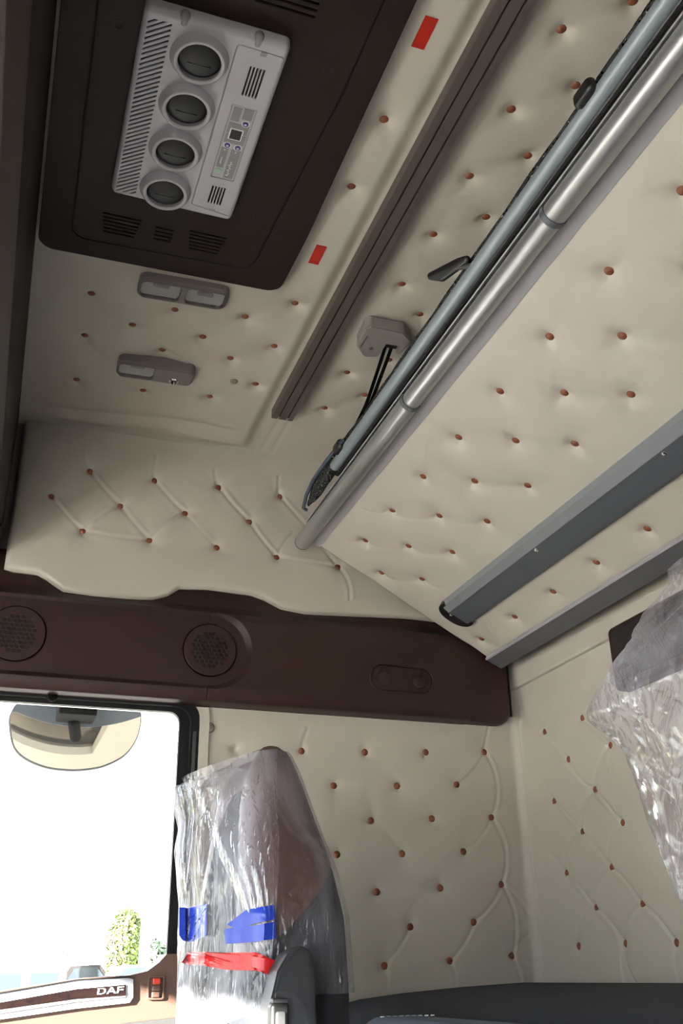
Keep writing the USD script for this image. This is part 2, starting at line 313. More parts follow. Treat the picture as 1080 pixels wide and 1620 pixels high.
cm, chf = tuft(np.arange(-0.10, XB + 0.01, 0.0055), lambda u: YL, lambda u: YR + 0.0, 436, c_place, ceil_b, ceil_c, depth=0.016, sig=0.034, extra=ceil_extra, seed=1, edges=(0, 0, 0, 0), er=0.03, ed=0.012, back=0.03)
part(ce, 'headlining', cm, 'vinyl', smooth=True)
add_buttons(ce, ceil_b, chf, c_place, (0, 0, -1))
part(ce, 'roof_skin', tm(bx(XF - 0.05, XB + 0.1, YL - 0.1, YR + 0.1, ZC + 0.035, ZC + 0.06)), 'shell')
part(ce, 'plug', lathe([(0, 0.004), (0.006, 0.0035), (0.009, 0.001), (0.009, -0.002), (0, -0.002)][::-1], (0.401, 1.841, ZC - chf(0.401, 1.841) - 0.001), (0, 0, -1), 20), 'bracketgrey', label='small round grey plug between the buttons')

# passenger's side wall: the upper cushion, the lower cushion, the skin behind
wr = structure('wall_right')
up_b = [(0.126, 1.931), (0.285, 1.930), (0.449, 1.936), (0.613, 1.934), (0.043, 1.849), (0.207, 1.848), (0.367, 1.850), (0.533, 1.850), (0.124, 1.768), (0.284, 1.765), (0.451, 1.767), (0.607, 1.760), (0.772, 1.754), (0.695, 1.85)]
up_c = [((0.043, 1.849), (0.124, 1.768), -0.004, 1.1), ((0.126, 1.931), (0.207, 1.848), -0.005, 1.2), ((0.207, 1.848), (0.284, 1.765), -0.004, 1.0), ((0.285, 1.93), (0.367, 1.85), -0.005, 1.1), ((0.449, 1.936), (0.533, 1.85), -0.006, 1.3),
        ((0.533, 1.85), (0.607, 1.76), -0.006, 1.3), ((0.613, 1.934), (0.695, 1.85), -0.005, 1.2), ((0.124, 1.768), (0.207, 1.848), 0.005, 0.8), ((0.284, 1.765), (0.367, 1.85), 0.005, 0.8), ((0.124, 1.768), (0.284, 1.765), -0.006, 0.5),
        ((0.367, 1.85), (0.451, 1.767), -0.004, 0.4), ((0.607, 1.76), (0.772, 1.754), -0.004, 0.7), ((0.695, 1.85), (0.772, 1.754), -0.006, 1.2), ((0.126, 1.931), (0.105, 2.0), 0.004, 0.7), ((0.285, 1.93), (0.285, 2.0), 0.003, 0.6),
        ((0.449, 1.936), (0.435, 1.985), 0.003, 0.6), ((0.613, 1.934), (0.607, 1.99), 0.003, 0.6), ((0.043, 1.849), (-0.02, 1.90), 0.004, 0.7), ((0.772, 1.754), (0.80, 1.66), 0.010, 1.3), ((0.607, 1.76), (0.65, 1.83), 0.006, 0.7)]
bot = np.array([(-0.04, 1.652), (-0.02, 1.647), (0.034, 1.646), (0.055, 1.636), (0.095, 1.609), (0.16, 1.603), (0.239, 1.605), (0.300, 1.612), (0.335, 1.627), (0.362, 1.648), (0.433, 1.654), (0.54, 1.651), (0.575, 1.641), (0.615, 1.622), (0.675, 1.615), (0.95, 1.632), (1.26, 1.63)])
bot[:, 1] = 0.8 + (bot[:, 1] - 0.8) * 2.168 / 2.185
near = lambda p: (p[0] * 2.172 / 2.188, 0.8 + (p[1] - 0.8) * 2.172 / 2.188)
up_b = [near(p) for p in up_b]; up_c = [(near(a), near(b), c, d) for a, b, c, d in up_c]
up_place = lambda u, v, h: np.stack([u, YR - 0.028 - h, v], -1)
um, uhf = tuft(np.arange(-0.04, XB, 0.0032), lambda u: float(np.interp(u, bot[:, 0], bot[:, 1])), lambda u: ZC + 0.008, 130, up_place, up_b, up_c, depth=0.013, sig=0.030, seed=2, er=0.016, ed=0.012, edges=(1, 0, 1, 0), back=0.024)
part(wr, 'upper_cushion', um, 'vinyl', smooth=True)
add_buttons(wr, up_b[:13], uhf, up_place, (0, -1, 0))
ld_b = [(0.675, 1.275), (0.834, 1.281), (0.994, 1.289), (1.155, 1.298), (0.754, 1.199), (0.914, 1.205), (1.072, 1.215), (0.845, 1.123), (1.001, 1.132), (1.160, 1.140), (0.760, 1.046), (0.920, 1.051), (1.079, 1.059), (0.854, 0.967), (1.013, 0.977), (1.173, 0.987), (0.933, 0.894), (1.093, 0.904), (0.867, 0.815), (1.026, 0.823), (1.184, 0.832),
        (0.515, 1.27), (0.595, 1.195), (0.685, 1.12), (0.60, 1.04), (0.69, 0.965)]
ld_c = [((1.155, 1.298), (1.160, 1.14), 0.022, 0.9), ((1.160, 1.14), (1.173, 0.987), 0.022, 0.9), ((1.173, 0.987), (1.184, 0.832), 0.020, 0.9), ((1.072, 1.215), (1.155, 1.298), -0.008, 0.9), ((1.160, 1.14), (1.079, 1.059), 0.008, 0.6), ((1.173, 0.987), (1.093, 0.904), 0.008, 1.0), ((1.093, 0.904), (1.026, 0.823), 0.006, 0.8),
        ((0.933, 0.894), (0.867, 0.815), 0.004, 0.6), ((1.155, 1.298), (1.175, 1.37), 0.004, 0.8), ((1.173, 0.987), (1.235, 0.92), 0.006, 0.8), ((1.184, 0.832), (1.24, 0.81), -0.006, 0.9), ((1.184, 0.832), (1.20, 0.77), 0.004, 0.9), ((1.184, 0.832), (1.235, 0.88), 0.006, 0.7), ((1.026, 0.823), (1.035, 0.77), 0.003, 0.5), ((0.867, 0.815), (0.87, 0.77), 0.003, 0.5), ((0.675, 1.275), (0.69, 1.33), 0.003, 0.6)]
ld_place = lambda u, v, h: np.stack([u, YR - 0.006 - h, v], -1)
lm, lhf = tuft(np.arange(0.436, XB + 0.002, 0.0033), lambda u: 0.72, lambda u: 1.39, 200, ld_place, ld_b, ld_c, depth=0.009, sig=0.026, seed=3, er=0.014, ed=0.010, edges=(1, 0, 0, 0), back=0.02,
                extra=lambda u, v: 0.012 * sstep(XB - 0.03, XB + 0.002, u) ** 2)
part(wr, 'lower_cushion', lm, 'vinyl', smooth=True)
add_buttons(wr, ld_b[:21], lhf, ld_place, (0, -1, 0))
part(wr, 'plug', lathe([(0, 0.006), (0.007, 0.005), (0.0115, 0.002), (0.012, -0.002), (0, -0.002)][::-1], (0.452, YR - 0.007, 1.315), (0, -1, 0), 24), 'bracketgrey', label='round grey plug beside the window corner')
skin = bx(XF - 0.05, XB + 0.1, YR + 0.022, YR + 0.08, -0.08, ZC + 0.1) - bx(-0.86, 0.40, YR, YR + 0.2, 0.70, 1.362)
part(wr, 'outer_skin', tm(skin), 'shell')
part(wr, 'front_panel', tm(bx(XF, -0.06, YR - 0.02, YR + 0.022, 1.37, ZC)), 'brown')

# rear wall: buttoned cushion, plain upper panel standing a little proud
wb = structure('wall_back')
bk_b = [(1.908, 1.323), (1.812, 1.241), (2.077, 1.328), (1.984, 1.244), (1.893, 1.160), (1.805, 1.078), (2.067, 1.162), (1.963, 1.079), (1.868, 0.995), (1.776, 0.917), (2.046, 1.000), (1.944, 0.920), (1.852, 0.847), (1.685, 0.844), (2.029, 0.847)]
bk_c = [((2.077, 1.328), (1.984, 1.244), -0.008, 0.8), ((1.984, 1.244), (1.893, 1.16), 0.006, 0.8), ((1.893, 1.16), (1.805, 1.078), -0.006, 1.0), ((2.067, 1.162), (1.963, 1.079), -0.008, 1.0), ((1.963, 1.079), (1.868, 0.995), -0.010, 1.3), ((1.868, 0.995), (1.776, 0.917), -0.012, 1.4), ((1.776, 0.917), (1.685, 0.844), -0.012, 1.4),
        ((2.046, 1.0), (1.944, 0.92), -0.010, 1.3), ((1.944, 0.92), (1.852, 0.847), -0.012, 1.4), ((1.908, 1.323), (1.812, 1.241), -0.006, 0.9), ((1.893, 1.16), (1.963, 1.079), 0.010, 0.9), ((1.963, 1.079), (2.046, 1.0), 0.012, 0.9), ((1.812, 1.241), (1.893, 1.16), 0.010, 0.8), ((1.812, 1.241), (1.805, 1.078), 0.012, 0.7), ((1.805, 1.078), (1.868, 0.995), 0.010, 0.9),
        ((1.868, 0.995), (1.944, 0.92), 0.010, 0.7), ((1.944, 0.92), (2.029, 0.847), 0.010, 0.8), ((1.776, 0.917), (1.852, 0.847), 0.010, 0.8), ((1.852, 0.847), (1.86, 0.77), 0.008, 1.0), ((1.852, 0.847), (1.82, 0.77), 0.010, 0.9), ((2.029, 0.847), (2.03, 0.78), 0.003, 0.7), ((1.685, 0.844), (1.68, 0.77), 0.006, 0.9), ((2.067, 1.162), (2.1, 1.22), 0.005, 0.5), ((2.077, 1.328), (2.11, 1.36), 0.003, 0.6), ((2.046, 1.0), (2.10, 1.05), 0.004, 0.6)]
bk_place = lambda u, v, h: np.stack([XB - h, u, v], -1)
bm, bhf = tuft(np.arange(1.1, YR, 0.0036), lambda u: 0.72, lambda u: 1.50, 216, bk_place, bk_b, bk_c, depth=0.010, sig=0.026, seed=4, back=0.02, edges=(0, 0, 0, 0), extra=lambda u, v: 0.010 * sstep(YR - 0.03, YR, u) ** 2)
part(wb, 'lower_cushion', bm, 'vinyl', smooth=True)
add_buttons(wb, bk_b, bhf, bk_place, (-1, 0, 0))
part(wb, 'upper_panel', tm(rbox(XB - 0.013, XB + 0.03, YL, YR - 0.004, 1.460, 1.80, 0.006)), 'vinyl')
part(wb, 'outer_skin', tm(bx(XB + 0.022, XB + 0.1, YL - 0.1, YR + 0.1, -0.08, ZC + 0.1)), 'shell')
part(wb, 'lower_skin', tm(bx(XB, XB + 0.03, YL, 1.1, 0.0, 1.5)), 'vinyl')

# ------------------------------------------------------------------ brown header over the door, with its speakers and clothes hooks
t1 = structure('trim_1', 'brown plastic header along the side wall above the door')
sec = [(2.197, 1.70), (2.194, 1.650), (2.182, 1.604), (2.166, 1.586), (2.146, 1.577), (2.143, 1.560), (2.143, 1.40), (2.147, 1.381), (2.156, 1.366), (2.197, 1.362)]
def header(x0, x1):
    return ext(Polygon(sec), x1 - x0, O=(x0, 0, 0), U=(0, 1, 0), V=(0, 0, 1), N=(1, 0, 0))
hd = mf(header(XF, 1.222)) 
pocket = LineString([(-1.2, 1.487), (0.440, 1.487)])
def stad(r): return pocket.buffer(r, quad_segs=24)
cut = m3.Manifold()
for r, y in [(0.0960 - 0.0013 * q, 2.1440 + 0.0011 * q) for q in range(10)]:
    hd = hd - mf(ext(stad(r), 0.04, O=(0, y, 0), **XZ))
hd = hd - bx(0.4335, 0.4352, 2.0, 2.1545, 1.30, 1.408) - bx(0.4335, 0.4352, 2.0, 2.18, 1.567, 1.75)
# rounded rear end
endcut = bx(1.10, 1.30, 2.0, 2.3, 1.2, 1.8) - m3.Manifold.batch_hull([m3.Manifold.sphere(0.035, 32).translate([x, y, z]) for x in (1.0, 1.187) for y in (2.179, 2.3) for z in (1.398, 1.8)])
hd = hd - endcut
hk = rrect(0.833, 0.997, 1.420, 1.484, 0.031)
hd = hd - mf(ext(hk, 0.02, O=(0, 2.149, 0), **XZ)) + mf(ext(hk.buffer(0.004).difference(hk.buffer(0.0)), 0.0018, O=(0, 2.1435, 0), **XZ))
part(t1, 'header', tm(hd), 'brown')
def honeycomb(cx, cz, R, r):
    out = []
    for i in range(-12, 13):
        for j in range(-12, 13):
            x, z = (i + 0.5 * (j % 2)) * r * 1.80, j * r * 1.56
            if math.hypot(x, z) < R - r: out.append(Point(cx + x, cz + z).buffer(r * 0.9, quad_segs=2).buffer(0))
    return out
for cx in (0.005, 0.437):
    disc = Point(cx, 1.487).buffer(0.0615, quad_segs=24)
    holes = unary_union([Polygon([(h.centroid.x + 0.0052 * math.cos(a), h.centroid.y + 0.0052 * math.sin(a)) for a in np.arange(6) * math.pi / 3 + math.pi / 6]) for h in honeycomb(cx, 1.487, 0.049, 0.0062)])
    sp = part(t1, 'speaker_cover', ext(disc.difference(holes), 0.0045, O=(0, 2.1545, 0), **XZ), 'brown', label='round honeycomb speaker cover')
    part(sp, 'speaker_mesh', ext(Point(cx, 1.487).buffer(0.058), 0.0022, O=(0, 2.1545, 0), **XZ), 'groove')
    part(sp, 'shadow_gap', ext(Point(cx, 1.487).buffer(0.0645, quad_segs=24).difference(Point(cx, 1.487).buffer(0.0618, quad_segs=24)), 0.0006, O=(0, 2.1545, 0), **XZ), 'groove')
hp = part(t1, 'hook_panel', ext(hk.buffer(-0.002), 0.0025, O=(0, 2.149, 0), **XZ), 'brown', label='oval inset with two clothes hooks')
for cx in (0.872, 0.963):
    part(hp, 'hook', lathe([(0.0, 0.004), (0.013, 0.004), (0.017, 0.002), (0.0175, -0.002), (0, -0.002)][::-1], (cx, 2.1460, 1.449), (0, -1, 0), 24), 'brown')
    for dx, s in ((-0.013, -1), (0.006, 1)):
        sl = LineString([(cx + dx - 0.004, 1.462), (cx + dx, 1.468), (cx + dx + 0.003, 1.476)]).buffer(0.0032)
        part(hp, 'hook_slot', ext(sl, 0.0024, O=(0, 2.1440, 0), **XZ), 'groove')

# brown overhead console at the front of the roof
t2 = structure('trim_2', 'dark brown overhead console in front of the hatch')
csec = [(-0.056, ZC + 0.02), (-0.056, 1.69), (-0.062, 1.665), (-0.085, 1.652), (-0.20, 1.665), (-0.24, 1.70), (-0.30, 1.735), (-0.75, 1.735), (-0.80, 1.73), (XF + 0.005, 1.725), (XF + 0.005, ZC + 0.02)]
part(t2, 'console', prism_y(csec, YL + 0.005, YR - 0.022), 'hatch')
part(t2, 'console_lining', tm(rbox(-0.72, -0.32, YL + 0.1, YR - 0.12, 1.722, 1.742, 0.009)), 'vinyl', label='cream vinyl lining under the console')
part(t2, 'joint', tm(bx(-0.0575, -0.0555, 2.02, 2.024, 1.68, ZC)), 'groove')

# ------------------------------------------------------------------ door, window and its rubber seal
w1 = structure('window_1', 'passenger side window')
outer = rrect(-0.90, 0.427, 0.60, 1.374, 0.042); mid = rrect(-0.88, 0.408, 0.62, 1.358, 0.034); inner = rrect(-0.86, 0.385, 0.64, 1.349, 0.026)
part(w1, 'rubber_seal', cat_([ext(outer.difference(mid), 0.030, O=(0, YR + 0.018, 0), **XZ), ext(mid.difference(inner), 0.014, O=(0, YR + 0.018, 0), **XZ)]), 'rubber')
part(w1, 'pane', tm(bx(-0.87, 0.395, YR + 0.020, YR + 0.025, 0.63, 1.357)), 'glass')
part(w1, 'channel', ext(LineString([(0.417, 0.62), (0.417, 1.30)]).buffer(0.0035), 0.033, O=(0, YR + 0.018, 0), **XZ), 'darkgrey')
part(w1, 'frame_lip', ext(rrect(0.36, 0.441, 0.60, 1.385, 0.045).difference(outer.buffer(0.0005)).intersection(sbox(0.40, 0.60, 0.5, 1.36)), 0.017, O=(0, YR + 0.004, 0), **XZ), 'vinyl')
part(w1, 'seal_knob', lathe([(0, 0.010), (0.010, 0.008), (0.012, 0), (0.012, -0.004), (0, -0.004)][::-1], (0.098, YR - 0.012, 1.361), (0, -1, 0), 20), 'matte')

d1 = structure('door_1', 'tan brown passenger door panel below the window')
dtop = [(-0.86, 0.30), (-0.86, 0.765), (-0.4, 0.762), (0.062, 0.781), (0.213, 0.801), (0.300, 0.804), (0.335, 0.811), (0.357, 0.826), (0.372, 0.842), (0.404, 0.842), (0.406, 0.30)]
part(d1, 'door_panel', ext(Polygon(dtop), 0.085, O=(0, YR + 0.01, 0), **XZ), 'door')
part(d1, 'sill_seal', ext(Polygon([(-0.86, 0.752), (-0.4, 0.7525), (0.062, 0.7790), (0.2, 0.7985), (0.300, 0.8025), (0.300, 0.8005), (0.2, 0.7965), (0.062, 0.7765), (-0.4, 0.748), (-0.86, 0.747)]), 0.011, O=(0, YR - 0.074, 0), **XZ), 'rubber', label='dark seal line along the window sill')
trim = Polygon([(-0.6, 0.735), (-0.3, 0.738), (0.062, 0.776), (0.20, 0.7965), (0.296, 0.7995), (0.307, 0.797), (0.309, 0.765), (0.303, 0.756), (0.20, 0.748), (0.062, 0.733), (-0.3, 0.70), (-0.6, 0.69)])
part(d1, 'silver_trim', ext(trim, 0.008, O=(0, YR - 0.075, 0), **XZ), 'silver', label='polished silver surround with dark wood inlay')
inlay = Polygon([(-0.6, 0.715), (-0.3, 0.722), (0.062, 0.7615), (0.2, 0.7815), (0.293, 0.7875), (0.295, 0.7690), (0.2, 0.7650), (0.062, 0.7500), (-0.3, 0.705), (-0.6, 0.70)])
lip = Polygon([(-0.6, 0.70), (-0.3, 0.7048), (0.062, 0.7495), (0.2, 0.7645), (0.295, 0.7685), (0.294, 0.7655), (0.2, 0.7590), (0.062, 0.7425), (-0.3, 0.697), (-0.6, 0.692)])
part(d1, 'inlay_lip', ext(lip, 0.0098, O=(0, YR - 0.075, 0), **XZ), 'lampgrey')
part(d1, 'wood_inlay', ext(inlay, 0.0105, O=(0, YR - 0.075, 0), **XZ), 'wood', label='dark burr wood inlay')
txt = meshkit.text_mesh('DAF', 0.0105, 0.0015, bold=True); txt.apply_scale([1.75, 1.0, 1.0]); b = txt.bounds; txt.apply_translation(-b[0])
txt.vertices[:, 0] *= 0.050 / (b[1][0] - b[0][0]); txt.vertices[:, 0] += 0.10 * txt.vertices[:, 1]
txt.apply_transform(frame((0.2395, YR - 0.0852, 0.7712), (0.9985, 0, 0.055), (-0.055, 0, 0.9985), (0, -1, 0)))
part(d1, 'lettering', txt, 'white')
bez = rrect(0.336, 0.370, 0.760, 0.803, 0.005)
bz = part(d1, 'switch_bezel', ext(bez.difference(bez.buffer(-0.004)), 0.006, O=(0, YR - 0.074, 0), **XZ), 'door')
part(bz, 'switch_pocket', ext(bez.buffer(-0.0042), 0.0012, O=(0, YR - 0.0745, 0), **XZ), 'door')
part(bz, 'red_key', tm(rbox(0.3455, 0.3605, YR - 0.084, YR - 0.074, 0.787, 0.7985, 0.002)), 'redkey')
part(bz, 'rocker', tm(rbox(0.345, 0.361, YR - 0.086, YR - 0.074, 0.7755, 0.7855, 0.002)), 'door')
part(bz, 'rocker', tm(rbox(0.345, 0.361, YR - 0.083, YR - 0.074, 0.764, 0.7745, 0.002)), 'door')
part(d1, 'armrest_pad', ext(rpoly([(-0.5, 0.60), (-0.5, 0.690), (0.15, 0.704), (0.30, 0.722), (0.398, 0.729), (0.398, 0.60)], 0.004), 0.05, O=(0, YR - 0.07, 0), **XZ), 'darkgrey', label='grey padded armrest under the trim')
part(d1, 'door_edge', tm(bx(0.404, 0.43, YR - 0.03, YR + 0.02, 0.3, 0.70)), 'rubber')

# ------------------------------------------------------------------ roof hatch surround and parking cooler
ZH = ZC - 0.036
hatch = rpoly([(-0.05, 0.36), (-0.05, 1.476), (0.402, 1.468), (0.408, 1.3), (0.410, 0.36)], 0.03)
hm = mf(ext(hatch, ZC - 0.004, h0=ZH))
g_out = rpoly([(-0.012, 0.50), (0.004, 1.432), (0.335, 1.420), (0.366, 0.98), (0.372, 0.50)], 0.03)
hm = hm - mf(ext(g_out.difference(g_out.buffer(-0.0024)), ZH + 0.003, h0=ZH - 0.01))
def slots(x0, x1, y0, y1, n, dx, w=0.0042, skew=0.0):
    out = []
    for k in range(n):
        y = y0 + (y1 - y0) * k / (n - 1); s = dx * k / (n - 1)
        out.append(bx(x0 + s, x1 - s + skew * k, y - w / 2, y + w / 2, ZH - 0.01, ZH + 0.008))
    return out
for s in slots(0.052, 0.119, 1.352, 1.398, 6, 0.006) + slots(0.145, 0.178, 1.360, 1.390, 4, 0.001) + slots(0.204, 0.271, 1.350, 1.395, 6, 0.007) + slots(0.20, 0.285, 0.800, 0.873, 8, 0.0): hm = hm - s
rh = thing('hatch_surround', 'large dark brown plastic roof panel around the grey cooler unit', 'roof panel', (0.18, 0.92, ZC))
part(rh, 'panel', tm(hm), 'hatch')
for cx, cy in ((0.085, 1.275), (0.31, 1.28), (0.33, 0.95), (0.03, 0.97)):
    part(rh, 'screw_cap', ext(Point(cx, cy).buffer(0.008).difference(Point(cx, cy).buffer(0.0068)), ZH + 0.0005, h0=ZH - 0.0006), 'groove')
part(rh, 'corner_stud', lathe([(0, 0.009), (0.007, 0.008), (0.010, 0), (0, 0)][::-1], (0.398, 1.474, ZC - 0.011), (0, 0, -1), 16), 'bracketgrey')

ZA = ZC - 0.056                            # cooler's front face
VENTS = [(0.1445, 0.970, 0.0305), (0.1435, 1.059, 0.030), (0.143, 1.149, 0.030), (0.143, 1.240, 0.030)]
body2d = unary_union([rpoly([(0.058, 0.914), (0.264, 0.914), (0.264, 1.284), (0.205, 1.284), (0.19, 1.279), (0.10, 1.279), (0.058, 1.281)], 0.010), Point(0.1425, 1.243).buffer(0.0425)])
body = m3.Manifold()
rect = rpoly([(0.058, 0.914), (0.264, 0.914), (0.264, 1.284), (0.215, 1.284), (0.10, 1.279), (0.058, 1.281)], 0.010)
def pill(poly): return m3.Manifold.batch_hull([mf(ext(poly.buffer(-i_), ZH, h0=z_)) for i_, z_ in ((0.0, ZA + 0.009), (0.0010, ZA + 0.0055), (0.0026, ZA + 0.0026), (0.0050, ZA + 0.0007), (0.0078, ZA))])
bodym = pill(rect) + pill(Point(0.1425, 1.243).buffer(0.0425, quad_segs=16))
ZI = ZA + 0.0028
cav = [sbox(0.062, 0.925, 0.102, 1.274), sbox(0.213, 0.957, 0.244, 1.022), sbox(0.211, 1.203, 0.242, 1.256)]
for c in cav: bodym = bodym - mf(ext(c, ZI + 0.008, h0=ZI))
sl = []
n = 40
for k in range(n):                          # slanted louvres
    y = 0.926 + (1.276 - 0.926) * k / (n - 1)
    sl.append(mf(ext(Polygon([(0.0655, y - 0.0019 + 0.012), (0.0975, y - 0.0019 - 0.012), (0.0975, y + 0.0019 - 0.012), (0.0655, y + 0.0019 + 0.012)]).intersection(sbox(0.0655, 0.930, 0.0975, 1.2705)), ZI + 0.002, h0=ZA - 0.01)) if Polygon([(0.0655, y - 0.0019 + 0.012), (0.0975, y - 0.0019 - 0.012), (0.0975, y + 0.0019 - 0.012), (0.0655, y + 0.0019 + 0.012)]).intersection(sbox(0.0655, 0.930, 0.0975, 1.2705)).area > 1e-6 else None)
cover2d = rpoly([(0.190, 0.932), (0.2605, 0.934), (0.2615, 1.272), (0.190, 1.262)], 0.006)
ring = cover2d.difference(cover2d.buffer(-0.0011))
for k in range(5):
    x = 0.2175 + 0.0050 * k; sl.append(bx(x - 0.0012, x + 0.0012, 0.963, 1.016, ZA - 0.01, ZI + 0.002)); x = 0.2165 + 0.0050 * k; sl.append(bx(x - 0.0012, x + 0.0012, 1.209, 1.250, ZA - 0.01, ZI + 0.002))
sl.append(mf(ext(ring, ZA + 0.0022, h0=ZA - 0.01)))
sl.append(bx(0.208, 0.246, 1.037, 1.190, ZA - 0.01, ZA + 0.0015))
for cx, cy, r in VENTS: sl.append(m3.Manifold.cylinder(0.05, 0.033, 0.033, 40).translate([cx, cy, ZA - 0.01]))
bodym = bodym - m3.Manifold.batch_boolean([s for s in sl if s is not None], m3.OpType.Add)
ac = thing('parking_cooler', 'light grey roof cooler unit with four round black air vents', 'cooler unit', (0.16, 1.1, ZH))
part(ac, 'housing', tm(bodym), 'acgrey')
part(ac, 'louvre_backing', cat_([ext(c.buffer(-0.0005), ZI + 0.0075, h0=ZI + 0.004) for c in cav]), 'groove')
for i, (cx, cy, r) in enumerate(VENTS):
    prof = [(0.0435, -0.003), (0.0425, 0.0), (0.0395, 0.007), (0.0375, 0.012), (0.0355, 0.0145), (0.0330, 0.0147), (r + 0.0008, 0.0137), (r, 0.0120), (r, 0.0105), (r + 0.003, 0.010), (r + 0.003, -0.003), (0.0435, -0.003)]
    m = lathe(prof, (0, 0, 0), (0, 0, -1), 48); v = m.vertices
    k = np.clip(-v[:, 2] / 0.0145, 0, 1)
    v[:, 0] += cx; v[:, 1] += cy + 0.003 * (1 - k); v[:, 2] += ZA
    vt = part(ac, 'air_vent', m, 'acgrey', smooth=40)
    ball = trimesh.creation.icosphere(3, r * 1.04); ball.apply_scale([1, 1, 0.30]); ball.apply_translation([cx, cy, ZA - 0.0032])
    part(vt, 'nozzle', ball, 'nozzle', smooth=True)
    part(vt, 'vent_fin', tm(rbox(cx - r * 0.55, cx + r * 0.55, cy + 0.004, cy + 0.0052, ZA - 0.0128, ZA - 0.006, 0.0004, 8)), 'black')
pz = ZA + 0.0015
ct = part(ac, 'control_panel', ext(sbox(0.2085, 1.0375, 0.2455, 1.1895), pz + 0.001, h0=pz - 0.0006), 'acgrey', label='control panel with a small screen and blue keys')
def flat(poly, top=0.0): return ext(poly, pz, h0=pz - 0.0011 - top)
keys = [(0.2355, 1.068), (0.2185, 1.117), (0.2355, 1.118)]
rings_ = unary_union([Point(k).buffer(0.0066) for k in keys] + [rrect(0.2152, 0.2368, 1.0805, 1.1048, 0.001), sbox(0.207, 1.0925, 0.2155, 1.0945), sbox(0.2365, 1.0905, 0.247, 1.0925)])
for fld in (sbox(0.2115, 1.041, 0.2245, 1.067), sbox(0.2275, 1.0395, 0.2425, 1.060), sbox(0.2110, 1.0715, 0.2425, 1.112), sbox(0.2110, 1.124, 0.2225, 1.166), sbox(0.2270, 1.124, 0.2425, 1.186)):
    part(ct, 'printed_field', flat(fld.difference(rings_)), 'panelgrey')
for mx, my, ml in [(0.2325 + 0.0012 * math.sin(q * 2.1), 1.150 + 0.0037 * q, 0.0012 + 0.0006 * (q % 3)) for q in range(9)] + [(0.2160, 1.145 + 0.003 * q, 0.001) for q in range(5)] + [(0.2165, 1.1275, 0.001), (0.2345, 1.1285, 0.001)]:
    part(ct, 'printed_mark', flat(sbox(mx - ml, my - 0.0009, mx + ml, my + 0.0009), 0.0002), 'white')
part(ct, 'screen_frame', flat(rrect(0.2155, 0.2365, 1.0815, 1.104, 0.001), 0.0004), 'white'); part(ct, 'screen', flat(rrect(0.2175, 0.2345, 1.0835, 1.102, 0.001), 0.0008), 'screen')
for kx, ky in ((0.2355, 1.068), (0.2185, 1.117), (0.2355, 1.118)):
    part(ct, 'key_ring', flat(Point(kx, ky).buffer(0.0062), 0.0003), 'white'); part(ct, 'blue_key', lathe([(0, 0.0016), (0.0035, 0.0014), (0.0047, 0.0008), (0.0047, -0.001), (0, -0.001)][::-1], (kx, ky, pz - 0.0012), (0, 0, -1), 20), 'bluekey')
part(ct, 'green_mark', flat(Point(0.2165, 1.175).buffer(0.0052), 0.0003), 'green')
for kx, ky in ((0.2355, 1.068), (0.2185, 1.117), (0.2355, 1.118)):
    part(ct, 'key_mark', ext(unary_union([LineString([(kx - 0.0022 * math.cos(a), ky - 0.0022 * math.sin(a)), (kx + 0.0022 * math.cos(a), ky + 0.0022 * math.sin(a))]).buffer(0.00035) for a in (0.3, 1.35, 2.4)]), pz - 0.0026, h0=pz - 0.0031), 'white')
part(ac, 'cover_clip', ext(sbox(0.225, 0.934, 0.234, 0.941), ZA + 0.001, h0=ZA - 0.0012), 'acdark')
part(ac, 'cover_clip', ext(unary_union([sbox(0.222 + 0.0025 * k, 1.2625, 0.2236 + 0.0025 * k, 1.2645) for k in range(4)]), ZA + 0.001, h0=ZA - 0.0004), 'acdark')
for x in (0.113, 0.217):
    part(ac, 'side_clip', tm(m3.Manifold.batch_hull([m3.Manifold.sphere(0.0075, 20).translate([x, y, z]) for y in (0.917, 0.925) for z in (ZA + 0.006, ZH - 0.012)])), 'acdark')

